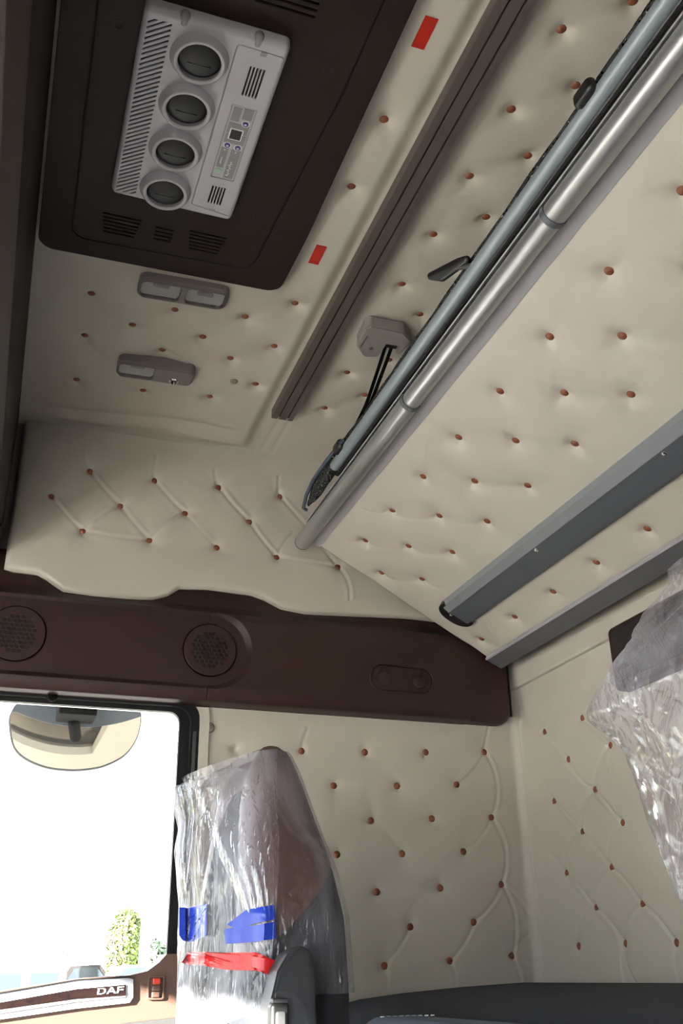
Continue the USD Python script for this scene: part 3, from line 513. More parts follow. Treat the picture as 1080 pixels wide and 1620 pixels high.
# ------------------------------------------------------------------ interior lamps
def lamp(name, label, x0, x1, y0, y1, skew, lenses, knob):
    zt, zb = ZC - 0.003, ZC - 0.030
    t = thing(name, label, 'lamp', ((x0 + x1) / 2, (y0 + y1) / 2, ZC))
    sh = lambda p: affinity.skew(p, ys=skew, origin=((x0 + x1) / 2, (y0 + y1) / 2))
    base = sh(rrect(x0, x1, y0, y1, 0.017)); m = mf(ext(base, zt, h0=zb + 0.006)) + mf(ext(base.buffer(-0.002), zt, h0=zb + 0.003)) + mf(ext(base.buffer(-0.005), zt, h0=zb))
    for a, b in lenses: m = m - mf(ext(sh(rrect(a, b, y0 + 0.007, y1 - 0.007, 0.010)), zt - 0.004, h0=zb - 0.01))
    part(t, 'housing', tm(m), 'lampgrey')
    for a, b in lenses:
        cx, cy = (a + b) / 2, (y0 + y1) / 2
        u, v = np.meshgrid(np.linspace(-1, 1, 17), np.linspace(-1, 1, 13), indexing='ij')
        P = np.stack([cx + u * (b - a) * 0.49, cy + v * (y1 - y0 - 0.016) * 0.5 + math.tan(math.radians(skew)) * (cx + u * (b - a) * 0.49 - (x0 + x1) / 2), zt - 0.006 - 0.013 * np.maximum(u ** 2 * 0.9, v ** 2)], -1).reshape(-1, 3)
        i, j = np.meshgrid(np.arange(16), np.arange(12), indexing='ij'); q = (i * 13 + j).ravel()
        part(t, 'reflector', trimesh.Trimesh(P, np.vstack([np.stack([q, q + 1, q + 14], 1), np.stack([q, q + 14, q + 13], 1)]), process=False), 'reflector', smooth=True)
        part(t, 'bulb', tm(m3.Manifold.batch_hull([m3.Manifold.sphere(0.0045, 16).translate([cx + s, cy, zt - 0.013]) for s in (-0.012, 0.012)])), 'silver')
        part(t, 'lens', ext(sh(rrect(a + 0.0005, b - 0.0005, y0 + 0.0075, y1 - 0.0075, 0.010)), zb + 0.0025, h0=zb + 0.0005), 'lens')
    if knob:
        part(t, 'spot_knob', lathe([(0.0, 0.012), (0.0045, 0.011), (0.0065, 0.007), (0.0075, 0.003), (0.011, 0.0015), (0.012, -0.003), (0, -0.003)][::-1], (knob[0], knob[1], zb + 0.001), (0, 0, -1), 24), 'chrome')
    return t
lamp('roof_lamp', 'grey roof lamp with two clear lenses below the hatch edge', 0.141, 0.316, 1.512, 1.574, -2.5, [(0.147, 0.223), (0.234, 0.310)], None)
lamp('reading_lamp', 'grey roof lamp with a single lens and a small bright knob', 0.139, 0.308, 1.806, 1.868, -2.5, [(0.144, 0.220)], (0.266, 1.850))
for y0, lab in ((0.838, 'red reflective tape strip on the headlining at the very top of the picture'), (1.341, 'red reflective tape strip on the headlining just right of the brown hatch corner')):
    g = np.meshgrid(np.linspace(0.4385, 0.4585, 7), np.linspace(y0, y0 + 0.053, 13), indexing='ij')
    vv = np.stack([g[0] - 0.0 , g[1], ZC - np.vectorize(chf)(g[0], g[1]) - 0.0012], -1).reshape(-1, 3); top = vv + [0, 0, 0.002]
    i, j = np.meshgrid(np.arange(6), np.arange(12), indexing='ij'); q = (i * 13 + j).ravel()
    f = np.vstack([np.stack([q, q + 1, q + 14], 1), np.stack([q, q + 14, q + 13], 1)])
    e = [i * 13 for i in range(7)] + [78 + j for j in range(1, 13)] + [i * 13 + 12 for i in range(5, -1, -1)] + [j for j in range(11, 0, -1)]
    e = np.array(e); e2 = np.roll(e, -1)
    tape = trimesh.Trimesh(np.vstack([vv, top]), np.vstack([f, f[:, ::-1] + 91, np.stack([e, e2, e2 + 91], 1), np.stack([e, e2 + 91, e + 91], 1)]), process=False)
    single('red_tape', tape, 'red', label=lab, cat='tape', loc=(0.4485, y0 + 0.0265, ZC))

# ------------------------------------------------------------------ double curtain track
ZT = ZC - 0.024
tr = thing('curtain_track', 'brown-grey double curtain track running along the headlining', 'curtain rail', (0.545, 1.1, ZC))
tsec = [(0.5195, ZC), (0.5195, ZT), (0.5335, ZT), (0.5335, ZT + 0.010), (0.5372, ZT + 0.010), (0.5372, ZT), (0.5555, ZT), (0.5555, ZT + 0.010), (0.5592, ZT + 0.010), (0.5592, ZT), (0.5712, ZT), (0.5712, ZC)]
part(tr, 'track', prism_y(tsec, 0.2, 1.946), 'railgrey')
for x in (0.5353, 0.5573):
    part(tr, 'groove', tm(bx(x - 0.0019, x + 0.0019, 0.2, 1.942, ZT + 0.006, ZT + 0.010)), 'groove')
    part(tr, 'end_screw', lathe([(0, 0.003), (0.003, 0.002), (0.0036, 0), (0, 0)][::-1], (x, 1.934, ZT + 0.001), (0, 0, -1), 14), 'chrome')

# ------------------------------------------------------------------ upper bunk, folded half up
A = np.array([0.699, 0, 1.773]); VB = np.array([0.870, 0, -0.493]); VB /= np.linalg.norm(VB); NB = np.array([-VB[2], 0, VB[0]])
YE, Y0 = 2.13, 0.02
bunk_b = [(0.078, 2.0 - 0.1743 * k) for k in range(10)] + [(0.1635, 2.087 - 0.1743 * k) for k in range(10)] + [(0.245, 2.003 - 0.1743 * k) for k in range(10)] + [(0.466, 2.083 - 0.1743 * k) for k in range(10)]
bunk_c = [((0.078, 1.826), (0.1635, 1.739), 0.010, 0.8), ((0.1635, 1.739), (0.245, 1.654), 0.006, 0.3), ((0.078, 2.0), (0.1635, 1.913), 0.010, 0.9), ((0.1635, 1.913), (0.245, 1.829), 0.010, 0.6), ((0.1635, 2.087), (0.245, 2.003), 0.010, 1.0), ((0.245, 1.829), (0.30, 1.78), 0.005, 0.4), ((0.078, 1.826), (0.02, 1.87), -0.008, 0.9), ((0.078, 2.0), (0.02, 2.04), -0.006, 0.8), ((0.078, 1.651), (0.03, 1.69), 0.004, 0.4), ((0.245, 2.003), (0.30, 1.96), 0.006, 0.8), ((0.466, 2.083), (0.43, 2.11), 0.003, 0.6), ((0.466, 1.91), (0.43, 1.935), 0.003, 0.5)]
bunk_place = lambda u, v, h: A + u[..., None] * VB + v[..., None] * np.array([0, 1.0, 0]) - h[..., None] * NB
bu = thing('upper_bunk', 'upper bunk with buttoned cream vinyl underside folded up under the roof', 'bunk', (1.15, 1.07, 1.55))
bmesh, bkh = tuft(np.arange(0.0, 0.5161, 0.005), lambda u: Y0, lambda u: YE, 440, bunk_place, bunk_b, bunk_c, depth=0.016, sig=0.034, seed=5, er=0.012, ed=0.006, edges=(0, 1, 1, 1), back=0.09)
part(bu, 'underside', bmesh, 'vinyl', smooth=True)
add_buttons(bu, bunk_b, bkh, bunk_place, -NB)
def bp(v, h, y=0): return A + v * VB - h * NB + np.array([0, y, 0])
def bsec(pts): return [(A[0] + v * VB[0] - h * NB[0], A[2] + v * VB[2] - h * NB[2]) for v, h in pts]
# front rail: flat strip, then the half-round extrusion with its lip
strip = [(0.7000, 1.7715), (0.6715, 1.7765), (0.6715, 1.790), (0.690, 1.80), (0.72, 1.835), (0.735, 1.83), (0.7045, 1.779)]
part(bu, 'front_strip', prism_y(strip, Y0, YE - 0.002), 'alustrip', smooth=20)
TC, TR = np.array([0.6535, 1.7775]), 0.0195
ang = np.radians(np.arange(-10, 351, 15))
for y0, y1, r in ((Y0, 0.905, TR), (0.905, 1.430, TR * 0.94), (1.430, YE - 0.004, TR)):
    tsec = [(TC[0] + r * math.cos(a), TC[1] + r * math.sin(a)) for a in ang[:-1]]
    part(bu, 'front_rail', prism_y(tsec, y0, y1), 'alu', smooth=40)
for y in (0.905, 1.430):                    # half-moon collars where the rail sections meet
    arc = np.radians(np.arange(150, 331, 12))
    mo = Polygon([(TC[0] + (TR + 0.0015) * math.cos(a), TC[1] + (TR + 0.0015) * math.sin(a)) for a in arc])
    part(bu, 'rail_collar', ext(mo, 0.010, O=(0, y - 0.005, 0), U=(1, 0, 0), V=(0, 0, 1), N=(0, 1, 0)), 'bargrey')
part(bu, 'rail_lip', prism_y([(0.6315, 1.789), (0.6335, 1.7885), (0.655, 1.806), (0.654, 1.808)], Y0, YE - 0.1), 'silver')
part(bu, 'rail_backing', prism_y([(0.660, 1.790), (0.690, 1.790), (0.70, 1.81), (0.665, 1.80)], Y0, YE - 0.006), 'black')
part(bu, 'rail_end_cap', tm(m3.Manifold.cylinder(0.004, TR, TR, 28).rotate([-90, 0, 0]).translate([TC[0], YE - 0.005, TC[1]])), 'bargrey')
# grey grip bar
fl = bsec([(0.318, -0.004), (0.3175, 0.004), (0.325, 0.013), (0.3455, 0.017), (0.3455, -0.004)])
fa = bsec([(0.3463, -0.004), (0.3463, 0.0165), (0.3940, 0.0165), (0.3985, 0.0150), (0.4085, 0.002), (0.4085, -0.004)])
gb = thing('grip_bar', 'long grey metal bar with black end cap under the bunk', 'bar', bp(0.36, 0.0, 1.2))
part(gb, 'flange', prism_y(fl, 0.3, 2.016), 'barflange'); part(gb, 'bar_face', prism_y(fa, 0.3, 2.012), 'bargrey')
cap = LineString([(0.3575, 2.012), (0.3685, 2.012)]).buffer(0.0400, quad_segs=16).intersection(sbox(0, 2.0, 1, 3))
part(gb, 'end_cap', ext(cap, 0.0135, O=A, U=VB, V=(0, 1, 0), N=-NB, h0=-0.004), 'black')
part(gb, 'cap_slot', ext(sbox(0.347, 2.005, 0.372, 2.024), 0.0140, O=A, U=VB, V=(0, 1, 0), N=-NB, h0=0.0), 'black')
for y in (2.018, 1.601, 1.170, 0.75):
    sc = part(gb, 'screw', lathe([(0.0, 0.0006), (0.0016, 0.0006), (0.0022, 0.0020), (0.0046, 0.0017), (0.0052, 0.0), (0, 0)][::-1], bp(0.3525, 0.0166, y), -NB, 18), 'chrome')
# strip at the hinge
rs = bsec([(0.514, -0.03), (0.514, 0.004), (0.518, 0.006), (0.5575, 0.004), (0.560, -0.002), (0.560, -0.03)])
part(bu, 'hinge_strip', prism_y(rs, Y0, YE - 0.004), 'striprear')
part(bu, 'hinge_lip', prism_y(bsec([(0.5095, -0.01), (0.5095, 0.006), (0.5140, 0.0075), (0.5140, -0.01)]), Y0, YE - 0.004), 'alustrip')

# ------------------------------------------------------------------ safety net with its rod, bracket and straps
sn = thing('safety_net', 'folded black safety net on a blue-grey rod along the bunk front', 'safety net', (0.629, 1.0, 1.824))
TN = np.array([0.629, 1.824])
part(sn, 'rod', tm(mf(rod((TN[0], 0.1, TN[1]), (TN[0], 1.80, TN[1]), 0.0125, 28))), 'bluetube', smooth=40)
M['net'] = usdkit.material(stage, L + 'net_mesh', {
    'g': ('geometry', {}), 'mp': ('mapping', {'scale': (130.0, 130.0, 130.0)}), 'v': ('voronoi_texture', {'scale': 1.0, 'feature': 'distance_to_edge'}),
    'c': ('math', {'math_type': 'less_than', 'value2': 0.20}), 't': ('transparent_bsdf', {}), 'd': ('principled_bsdf', {'base_color': (0.018, 0.019, 0.022), 'roughness': 0.7}), 'm': ('mix_closure', {})},
    [('g.position', 'mp.vector'), ('mp.vector', 'v.vector'), ('v.distance', 'c.value1'), ('c.value', 'm.fac'), ('t.BSDF', 'm.closure1'), ('d.BSDF', 'm.closure2')], surface='m.closure')
# the net hangs rolled behind and below the rod: a flattened roll, fuller towards the far end
ys = np.linspace(0.3, 1.985, 90); na = 20; V_ = []
for y in ys:
    full = 0.012 + 0.010 * sstep(1.6, 1.86, y) + 0.002 * math.sin(y * 23); tail = 1 - sstep(1.90, 1.99, y) * 0.75
    for k in range(na):
        a = 2 * math.pi * k / na
        e = sstep(1.74, 1.84, y); V_.append((TN[0] + 0.004 - 0.008 * e + (0.0085 + 0.0065 * e) * tail * math.cos(a) + 0.001 * math.sin(5 * a + y * 40), y, TN[1] + 0.0225 - 0.020 * e - 0.012 * sstep(1.86, 1.98, y) + (full - 0.003) * tail * math.sin(a) + 0.001 * math.sin(4 * a + y * 31)))
f = []
for i in range(len(ys) - 1):
    for k in range(na):
        q = (i * na + k, i * na + (k + 1) % na, (i + 1) * na + (k + 1) % na, (i + 1) * na + k); f += [(q[0], q[1], q[2]), (q[0], q[2], q[3])]
for k in range(1, na - 1): f += [(0, k, k + 1), ((len(ys) - 1) * na, (len(ys) - 1) * na + k + 1, (len(ys) - 1) * na + k)]
net = trimesh.Trimesh(np.array(V_), f, process=False)
if net.volume < 0: net.invert()
part(sn, 'net', net, 'net', smooth=True)
part(sn, 'net_hem', tube([(0.612, 1.70, 1.832), (0.606, 1.80, 1.829), (0.603, 1.88, 1.824), (0.606, 1.94, 1.815), (0.612, 1.985, 1.803), (0.622, 1.99, 1.800)], 0.0042, 8), 'navy2')
part(sn, 'net_core', tm(mf(rod((0.640, 0.3, 1.818), (0.640, 1.82, 1.818), 0.008, 12))), 'black')
for y in (0.745, 1.73):
    part(sn, 'net_clip', tm(m3.Manifold.batch_hull([m3.Manifold.sphere(0.0085, 16).translate([TN[0] - 0.016, y + d, TN[1] + 0.004 + z]) for d in (-0.012, 0.012) for z in (0.0, 0.008)])), 'black')
hkc = thing('net_hook', 'black plastic hook sticking out beside the blue-grey net rod', 'hook', (0.60, 1.15, 1.85))
part(hkc, 'hook_body', tm(m3.Manifold.batch_hull([m3.Manifold.sphere(0.007, 16).translate(p) for p in ([0.594, 1.188, 1.872], [0.606, 1.17, 1.858], [0.615, 1.10, 1.842], [0.611, 1.12, 1.852])])), 'black')
part(hkc, 'hook_stem', tm(m3.Manifold.batch_hull([m3.Manifold.sphere(0.005, 12).translate(p) for p in ([0.609, 1.13, 1.848], [0.622, 1.10, 1.832])])), 'darkgrey')
st = thing('bunk_strap', 'black webbing strap hanging from the roof at the rod near end', 'strap', (0.66, 0.62, ZC))
part(st, 'webbing', ext(Polygon([(0, 0), (0.022, 0), (0.022, 0.20), (0, 0.20)]), 0.0022, O=(0.655, 0.585, 1.83), U=(0, 1, 0), V=(0.03, 0, 0.9995), N=(1, 0, -0.03)), 'black')
nb = thing('net_bracket', 'grey plastic net anchor bracket with black straps on the headlining', 'bracket', (0.66, 1.57, ZC))
bb = rpoly([(0.606, 1.536), (0.612, 1.600), (0.640, 1.632), (0.668, 1.622), (0.672, 1.606), (0.712, 1.598), (0.716, 1.545), (0.690, 1.523), (0.615, 1.522)], 0.008)
bms = mf(ext(bb, ZC - 0.002, h0=ZC - 0.026)) + mf(ext(bb.buffer(-0.003), ZC - 0.002, h0=ZC - 0.030)) - bx(0.619, 0.622, 1.555, 1.598, ZC - 0.05, ZC - 0.022) - m3.Manifold.cylinder(0.02, 0.0055, 0.0055, 20).translate([0.645, 1.595, ZC - 0.04]) - bx(0.668, 0.702, 1.570, 1.640, ZC - 0.05, ZC - 0.010)
part(nb, 'bracket_body', tm(bms), 'bracketgrey'); part(nb, 'dark_mouth', tm(bx(0.669, 0.701, 1.571, 1.597, ZC - 0.018, ZC - 0.008)), 'black'); part(nb, 'hole', tm(m3.Manifold.cylinder(0.002, 0.0054, 0.0054, 20).translate([0.645, 1.595, ZC - 0.023])), 'groove')
for dx in (0.0, 0.014):
    P = np.array([(0.678 + dx, 1.595, ZC - 0.012), (0.672 + dx * 0.9, 1.615, ZC - 0.045), (0.655 + dx * 0.6, 1.66, 1.91), (0.630 + dx * 0.3, 1.70, 1.842)])
    t_ = np.linspace(0, 1, 14); C = np.stack([np.interp(t_, np.linspace(0, 1, 4), P[:, k]) for k in range(3)], 1)
    w = np.array([0.0042, 0.003, 0]); vv = np.vstack([C - w, C + w, C + w + [0, 0.0015, 0.0015], C - w + [0, 0.0015, 0.0015]]); n = len(C); f = []
    for i in range(n - 1):
        for k in range(4):
            a, b = k * n, ((k + 1) % 4) * n; f += [(a + i, b + i, b + i + 1), (a + i, b + i + 1, a + i + 1)]
    part(nb, 'strap', trimesh.Trimesh(vv, f, process=False), 'black')

# brown box on the rear wall behind the driver's seat
bxr = thing('wall_box', 'dark brown plastic box on the rear wall behind the near seat', 'box', (XB, 1.4, 1.2))
part(bxr, 'box_body', tm(rbox(XB - 0.035, XB + 0.01, 1.02, 1.713, 1.33, 1.470, 0.012)), 'brown'); part(bxr, 'box_pocket', tm(rbox(XB - 0.037, XB - 0.03, 1.04, 1.690, 1.345, 1.458, 0.003)), 'groove')

# ------------------------------------------------------------------ seats
SEC = np.array([  # z, front x, rear x, half width
    (0.36, 0.36, 0.500, 0.235), (0.50, 0.352, 0.535, 0.245), (0.66, 0.352, 0.545, 0.248), (0.78, 0.356, 0.546, 0.246), (0.88, 0.362, 0.540, 0.240), (0.945, 0.368, 0.528, 0.215), (1.00, 0.373, 0.512, 0.180), (1.05, 0.378, 0.496, 0.160), (1.10, 0.388, 0.476, 0.150), (1.13, 0.402, 0.462, 0.132), (1.148, 0.420, 0.448, 0.095)])
def sec_at(z): return [float(np.interp(z, SEC[:, 0], SEC[:, k])) for k in (1, 2, 3)]
def superell(cx, cy, a, b, n, th): c, s = np.cos(th), np.sin(th); return cx + a * np.sign(c) * np.abs(c) ** (2 / n), cy + b * np.sign(s) * np.abs(s) ** (2 / n)
def loft(rings):
    n = len(rings[0]); V_ = np.vstack(rings); f = []
    for i in range(len(rings) - 1):
        for k in range(n):
            q = (i * n + k, i * n + (k + 1) % n, (i + 1) * n + (k + 1) % n, (i + 1) * n + k); f += [(q[0], q[1], q[2]), (q[0], q[2], q[3])]
    V_ = np.vstack([V_, rings[0].mean(0), rings[-1].mean(0)]); c0, c1 = len(V_) - 2, len(V_) - 1; e = (len(rings) - 1) * n
    for k in range(n): f += [(c0, (k + 1) % n, k), (c1, e + k, e + (k + 1) % n)]
    m = trimesh.Trimesh(V_, f, process=False)
    if m.volume < 0: m.invert()
    return m
TH = np.linspace(0, 2 * np.pi, 73)[:-1]
def seat(name, label, yc, arm_side, shift=(0, 0)):
    t = thing(name, label, 'seat', (0.45, yc, 0.0))
    UsdGeom.Xformable(stage.GetPrimAtPath(t)).GetOrderedXformOps()[0].Set(Gf.Vec3d(0.45 + shift[0], yc, 0.0))
    def ring(z, grow=0.0, tw=1.0):
        xf, xr, w = sec_at(z); x, y = superell((xf + xr) / 2, yc, (xr - xf) / 2 + grow, w + grow, 3.2, TH)
        front = np.clip(((xf + xr) / 2 - x) / ((xr - xf) / 2), 0, 1)
        dish = 0.022 * front * np.exp(-((y - yc) / (w * 0.55)) ** 2)
        return np.stack([x + dish, y, np.full_like(x, z)], 1)
    part(t, 'backrest', loft([ring(z) for z in np.concatenate([np.linspace(0.36, 1.10, 34), np.linspace(1.105, 1.148, 10)])]), 'charcoal', smooth=40)
    # leather shell: the headrest and shoulders, its lower edge running down towards the front
    zs = np.linspace(0, 1, 26); rings = []
    base = ring(0.9); fr = np.clip((0.538 - base[:, 0]) / 0.18, 0, 1); lowz = 1.0 - 0.20 * fr ** 0.8
    for s in zs:
        P = []
        for k in range(len(TH)):
            z = lowz[k] + (1.146 - lowz[k]) * s; P.append(ring_pt(z, TH[k], yc, 0.0035))
        rings.append(np.array(P))
    part(t, 'leather_shell', loft(rings), 'leather', smooth=40)
    ins = []
    for z in np.linspace(0.42, 1.085, 30):
        xf, xr, w = sec_at(z); ww = w * (0.50 + 0.05 * math.sin(z * 9)) * min(1, (1.10 - z) / 0.05) ** 0.5; yy = np.linspace(-1, 1, 12)
        fx = xf + 0.022 * np.exp(-((yy * ww) / (w * 0.55)) ** 2) - 0.007 * (1 - yy ** 4)
        ins.append(np.vstack([np.stack([fx, yc + yy * ww, np.full(12, z)], 1), np.stack([np.full(12, xf + 0.05), yc + yy[::-1] * ww, np.full(12, z)], 1)]))
    part(t, 'centre_panel', loft(ins), 'charcoal', smooth=40)
    part(t, 'cushion', tm(rbox(-0.12, 0.42, yc - 0.25, yc + 0.25, 0.30, 0.46, 0.05, 20)), 'charcoal')
    part(t, 'pedestal', tm(rbox(-0.02, 0.40, yc - 0.2, yc + 0.2, -shift[1], 0.31, 0.02)), 'darkgrey')
    ya = yc + arm_side * 0.285
    arm2 = rpoly([(0.380, 0.62), (0.378, 0.765), (0.388, 0.805), (0.402, 0.826), (0.420, 0.836), (0.434, 0.830), (0.440, 0.80), (0.443, 0.70), (0.443, 0.62)], 0.008)
    am = mf(ext(arm2.buffer(-0.004), 0.0, O=(0, ya, 0), h0=-0.028, **XZ)) + mf(ext(arm2, 0.0, O=(0, ya, 0), h0=-0.024, **XZ)) if False else mf(ext(arm2, 0.022, O=(0, ya, 0), h0=-0.022, **XZ)) + mf(ext(arm2.buffer(-0.003), 0.026, O=(0, ya, 0), h0=-0.026, **XZ)) + mf(ext(arm2.buffer(-0.007), 0.0285, O=(0, ya, 0), h0=-0.0285, **XZ))
    ap = part(t, 'armrest', tm(am), 'armrest', label='folded black plastic armrest')
    part(ap, 'armrest_inlay', ext(rpoly([(0.384, 0.62), (0.384, 0.782), (0.408, 0.778), (0.424, 0.762), (0.432, 0.73), (0.434, 0.62)], 0.006), 0.0303, O=(0, ya, 0), h0=0.02, **XZ), 'darkgrey')
    bk_ = part(t, 'belt_buckle', tm(rbox(0.372, 0.398, ya - 0.052, ya - 0.030, 0.66, 0.768, 0.006)), 'black')
    part(bk_, 'buckle_button', tm(rbox(0.378, 0.392, ya - 0.055, ya - 0.048, 0.70, 0.758, 0.003)), 'darkgrey'); part(bk_, 'buckle_slot', tm(rbox(0.374, 0.396, ya - 0.050, ya - 0.034, 0.767, 0.773, 0.002)), 'darkgrey')
    return t
def ring_pt(z, th, yc, grow):
    xf, xr, w = sec_at(z); x, y = superell((xf + xr) / 2, yc, (xr - xf) / 2 + grow, w + grow, 3.2, np.array([th])); x, y = x[0], y[0]
    front = min(max(((xf + xr) / 2 - x) / ((xr - xf) / 2), 0), 1)
    return (x + 0.022 * front * math.exp(-((y - yc) / (w * 0.55)) ** 2), y, z)
YP, YD = 1.68, 0.34
seat('passenger_seat', 'far brown and charcoal seat under clear plastic beside the door', YP, -1)
seat('driver_seat', 'near seat at the right edge, hidden under bluish creased plastic', YD, 1, (0.12, -0.09))

# plastic covers: bags pulled over the backrests
def bag(yc, front, zs, tipy, seed, hem, top=1.156, off=0.010, dx=0.0, dz=0.0, crease=1.0):
    """rings round the seat, the front pulled out to front(z); pleats run down from the top"""
    rings = []
    for iz, z in enumerate(zs):
        zz = min(z, 1.148); xf, xr, w = sec_at(zz); xf += dx; xr += dx
        k = np.clip((top - z) / 0.02, 0.05, 1) if z > 1.136 else 1.0
        xr += off * 0.4; fx = min(front(z + dz), xf - 0.004); pts = []
        cx = (xr + max(fx, xf - 0.02)) / 2
        tt = np.radians(np.arange(-112, 113, 8)); sx, sy = superell((xf + xr) / 2, yc, (xr - xf) / 2, w + 0.004, 3.2, tt)
        poly = list(zip(sx, sy)) + [(xf + 0.02, yc - w - off), (fx + 0.012, yc + tipy[0]), (fx, yc + (tipy[0] + tipy[1]) / 2), (fx + 0.012, yc + tipy[1]), (xf + 0.02, yc + w + off)]
        ex = Polygon(poly).convex_hull.buffer(0.004, quad_segs=6).exterior; P = np.array([ex.interpolate(q, normalized=True).coords[0] for q in np.linspace(0, 1, 240)[:-1]])
        c = np.array([(xf + xr) / 2, yc]); th = np.linspace(0, 2 * np.pi, 161)[:-1]
        out = []
        pa = np.arctan2(P[:, 1] - c[1], P[:, 0] - c[0]); o = np.argsort(pa); pa, P = pa[o], P[o]
        r = np.hypot(P[:, 0] - c[0], P[:, 1] - c[1]); ta = (th + np.pi) % (2 * np.pi) - np.pi
        rr = np.interp(ta, np.concatenate([pa - 2 * np.pi, pa, pa + 2 * np.pi]), np.tile(r, 3))
        d = 1.15 - z
        pl = 0.006 * np.sin(th * 23 + seed + 3 * d) * np.sin(th * 7 + seed * 2 + 9 * d) + 0.004 * np.sin(th * 41 + d * 6 + seed)
        nz = meshkit.fbm(np.stack([np.cos(th) * 3 + seed, np.sin(th) * 3, np.full_like(th, z * 9)], -1), 4, seed) - 0.5
        grow = np.clip((xf + 0.01 - (c[0] + rr * np.cos(th))) / 0.05, 0.06, 1)
        rr = rr + (0.6 * pl * min(1, d * 6 + 0.2) + 0.016 * crease * nz) * grow
        rr = np.maximum(rr, 0.01) * k
        rings.append(np.stack([c[0] + rr * np.cos(th), c[1] + rr * np.sin(th), np.full_like(th, z + dz) - hem(th) * np.clip((0.92 - z) / 0.2, 0, 1)], 1))
    return rings
def sheet(rings, thick=None):
    n = len(rings[0]); V_ = np.vstack(rings + [rings[0].mean(0, keepdims=True)]); f = []
    for i in range(len(rings) - 1):
        for k in range(n):
            q = (i * n + k, i * n + (k + 1) % n, (i + 1) * n + (k + 1) % n, (i + 1) * n + k); f += [(q[0], q[2], q[1]), (q[0], q[3], q[2])]
    for k in range(n): f += [(len(V_) - 1, k, (k + 1) % n)]
    return trimesh.Trimesh(V_, f, process=False)
pf = np.array([(0.60, 0.318), (0.84, 0.318), (0.911, 0.316), (0.943, 0.309), (0.99, 0.302), (1.03, 0.306), (1.06, 0.296), (1.087, 0.292), (1.10, 0.335), (1.122, 0.378), (1.16, 0.42)])
zs = np.concatenate([[1.158, 1.154], np.linspace(1.148, 0.775, 76)])
PB = bag(YP, lambda z: float(np.interp(z, pf[:, 0], pf[:, 1])), zs, (-0.12, 0.06), 3, lambda th: 0.10 * np.clip(-np.cos(th), 0, 1))
pc = thing('plastic_cover', 'clear plastic bag with blue and red print over the far seat back', 'plastic cover', (0.42, YP, 0.8))
part(pc, 'bag', sheet(PB), 'poly', smooth=True)
# loose flap on the near side, hanging from the headrest and drawn forward to a point
nu_, nv_ = 40, 50; U_, V2 = np.meshgrid(np.linspace(0, 1, nu_), np.linspace(0, 1, nv_), indexing='ij')
lx = 0.283 + 0.135 * V2 ** 0.9; rx = 0.428 - 0.02 * V2 - 0.03 * V2 ** 2
zt_ = 1.087 + 0.046 * U_ ** 0.8; X_ = lx + (rx - lx) * U_; Z_ = zt_ + (0.72 - zt_) * V2
Yf = YP - 0.155 - 0.085 * sstep(0.0, 0.6, V2) - 0.025 * np.sin(U_ * np.pi) + 0.05 * (1 - U_) * (1 - V2) + 0.0045 * np.sin(U_ * 38 + V2 * 3) * (0.3 + V2) + 0.012 * (meshkit.fbm(np.stack([U_ * 7, V2 * 3, U_ * 0], -1), 3, 5) - 0.5)
i, j = np.meshgrid(np.arange(nu_ - 1), np.arange(nv_ - 1), indexing='ij'); q = (i * nv_ + j).ravel()
part(pc, 'loose_flap', trimesh.Trimesh(np.stack([X_, Yf, Z_], -1).reshape(-1, 3), np.vstack([np.stack([q, q + nv_, q + nv_ + 1], 1), np.stack([q, q + nv_ + 1, q + 1], 1)]), process=False), 'poly', smooth=True)
# print on the bag's near side: resampled from the bag itself
def near_y(rings, yc, x, z):
    """y of the bag's near side under (x, z)"""
    zr = np.array([q[0, 2] for q in rings]); i = int(np.clip(np.searchsorted(-zr, -z) - 1, 0, len(rings) - 2)); w = np.clip((zr[i] - z) / max(zr[i] - zr[i + 1], 1e-9), 0, 1); out = 0
    for q, k in ((rings[i], 1 - w), (rings[i + 1], w)):
        h = q[q[:, 1] < yc - 0.02]; o = np.argsort(h[:, 0]); out += k * np.interp(x, h[o, 0], h[o, 1])
    return out
def print_patch(rings, yc, poly, lift=0.004, step=0.0035):
    m = ext(poly, 0.0012, O=(0, 0, 0), **XZ); v, f = trimesh.remesh.subdivide_to_size(m.vertices, m.faces, 0.008)
    v = v.copy(); v[:, 1] += [near_y(rings, yc, a[0], a[2]) - lift for a in v]
    return trimesh.Trimesh(v, f, process=True)
PRINTS = [('blue', Polygon([(0.300, 0.898), (0.326, 0.898), (0.327, 0.856), (0.320, 0.848), (0.308, 0.851), (0.302, 0.858)])),
          ('blue', Polygon([(0.347, 0.868), (0.365, 0.885), (0.397, 0.890), (0.398, 0.871), (0.372, 0.866), (0.356, 0.860)])), ('blue', Polygon([(0.345, 0.862), (0.372, 0.8635), (0.398, 0.868), (0.399, 0.846), (0.37, 0.842), (0.346, 0.842)])),
          ('redprint', Polygon([(0.308, 0.820), (0.318, 0.834), (0.345, 0.830), (0.372, 0.829), (0.386, 0.822), (0.398, 0.818), (0.399, 0.797), (0.385, 0.802), (0.372, 0.806), (0.346, 0.808), (0.325, 0.815)]))]
for mat, poly in PRINTS:
    part(pc, 'print', print_patch(PB, YP, poly, lift=0.004), mat, smooth=40, label=('blue' if mat == 'blue' else 'red') + ' print on the plastic')

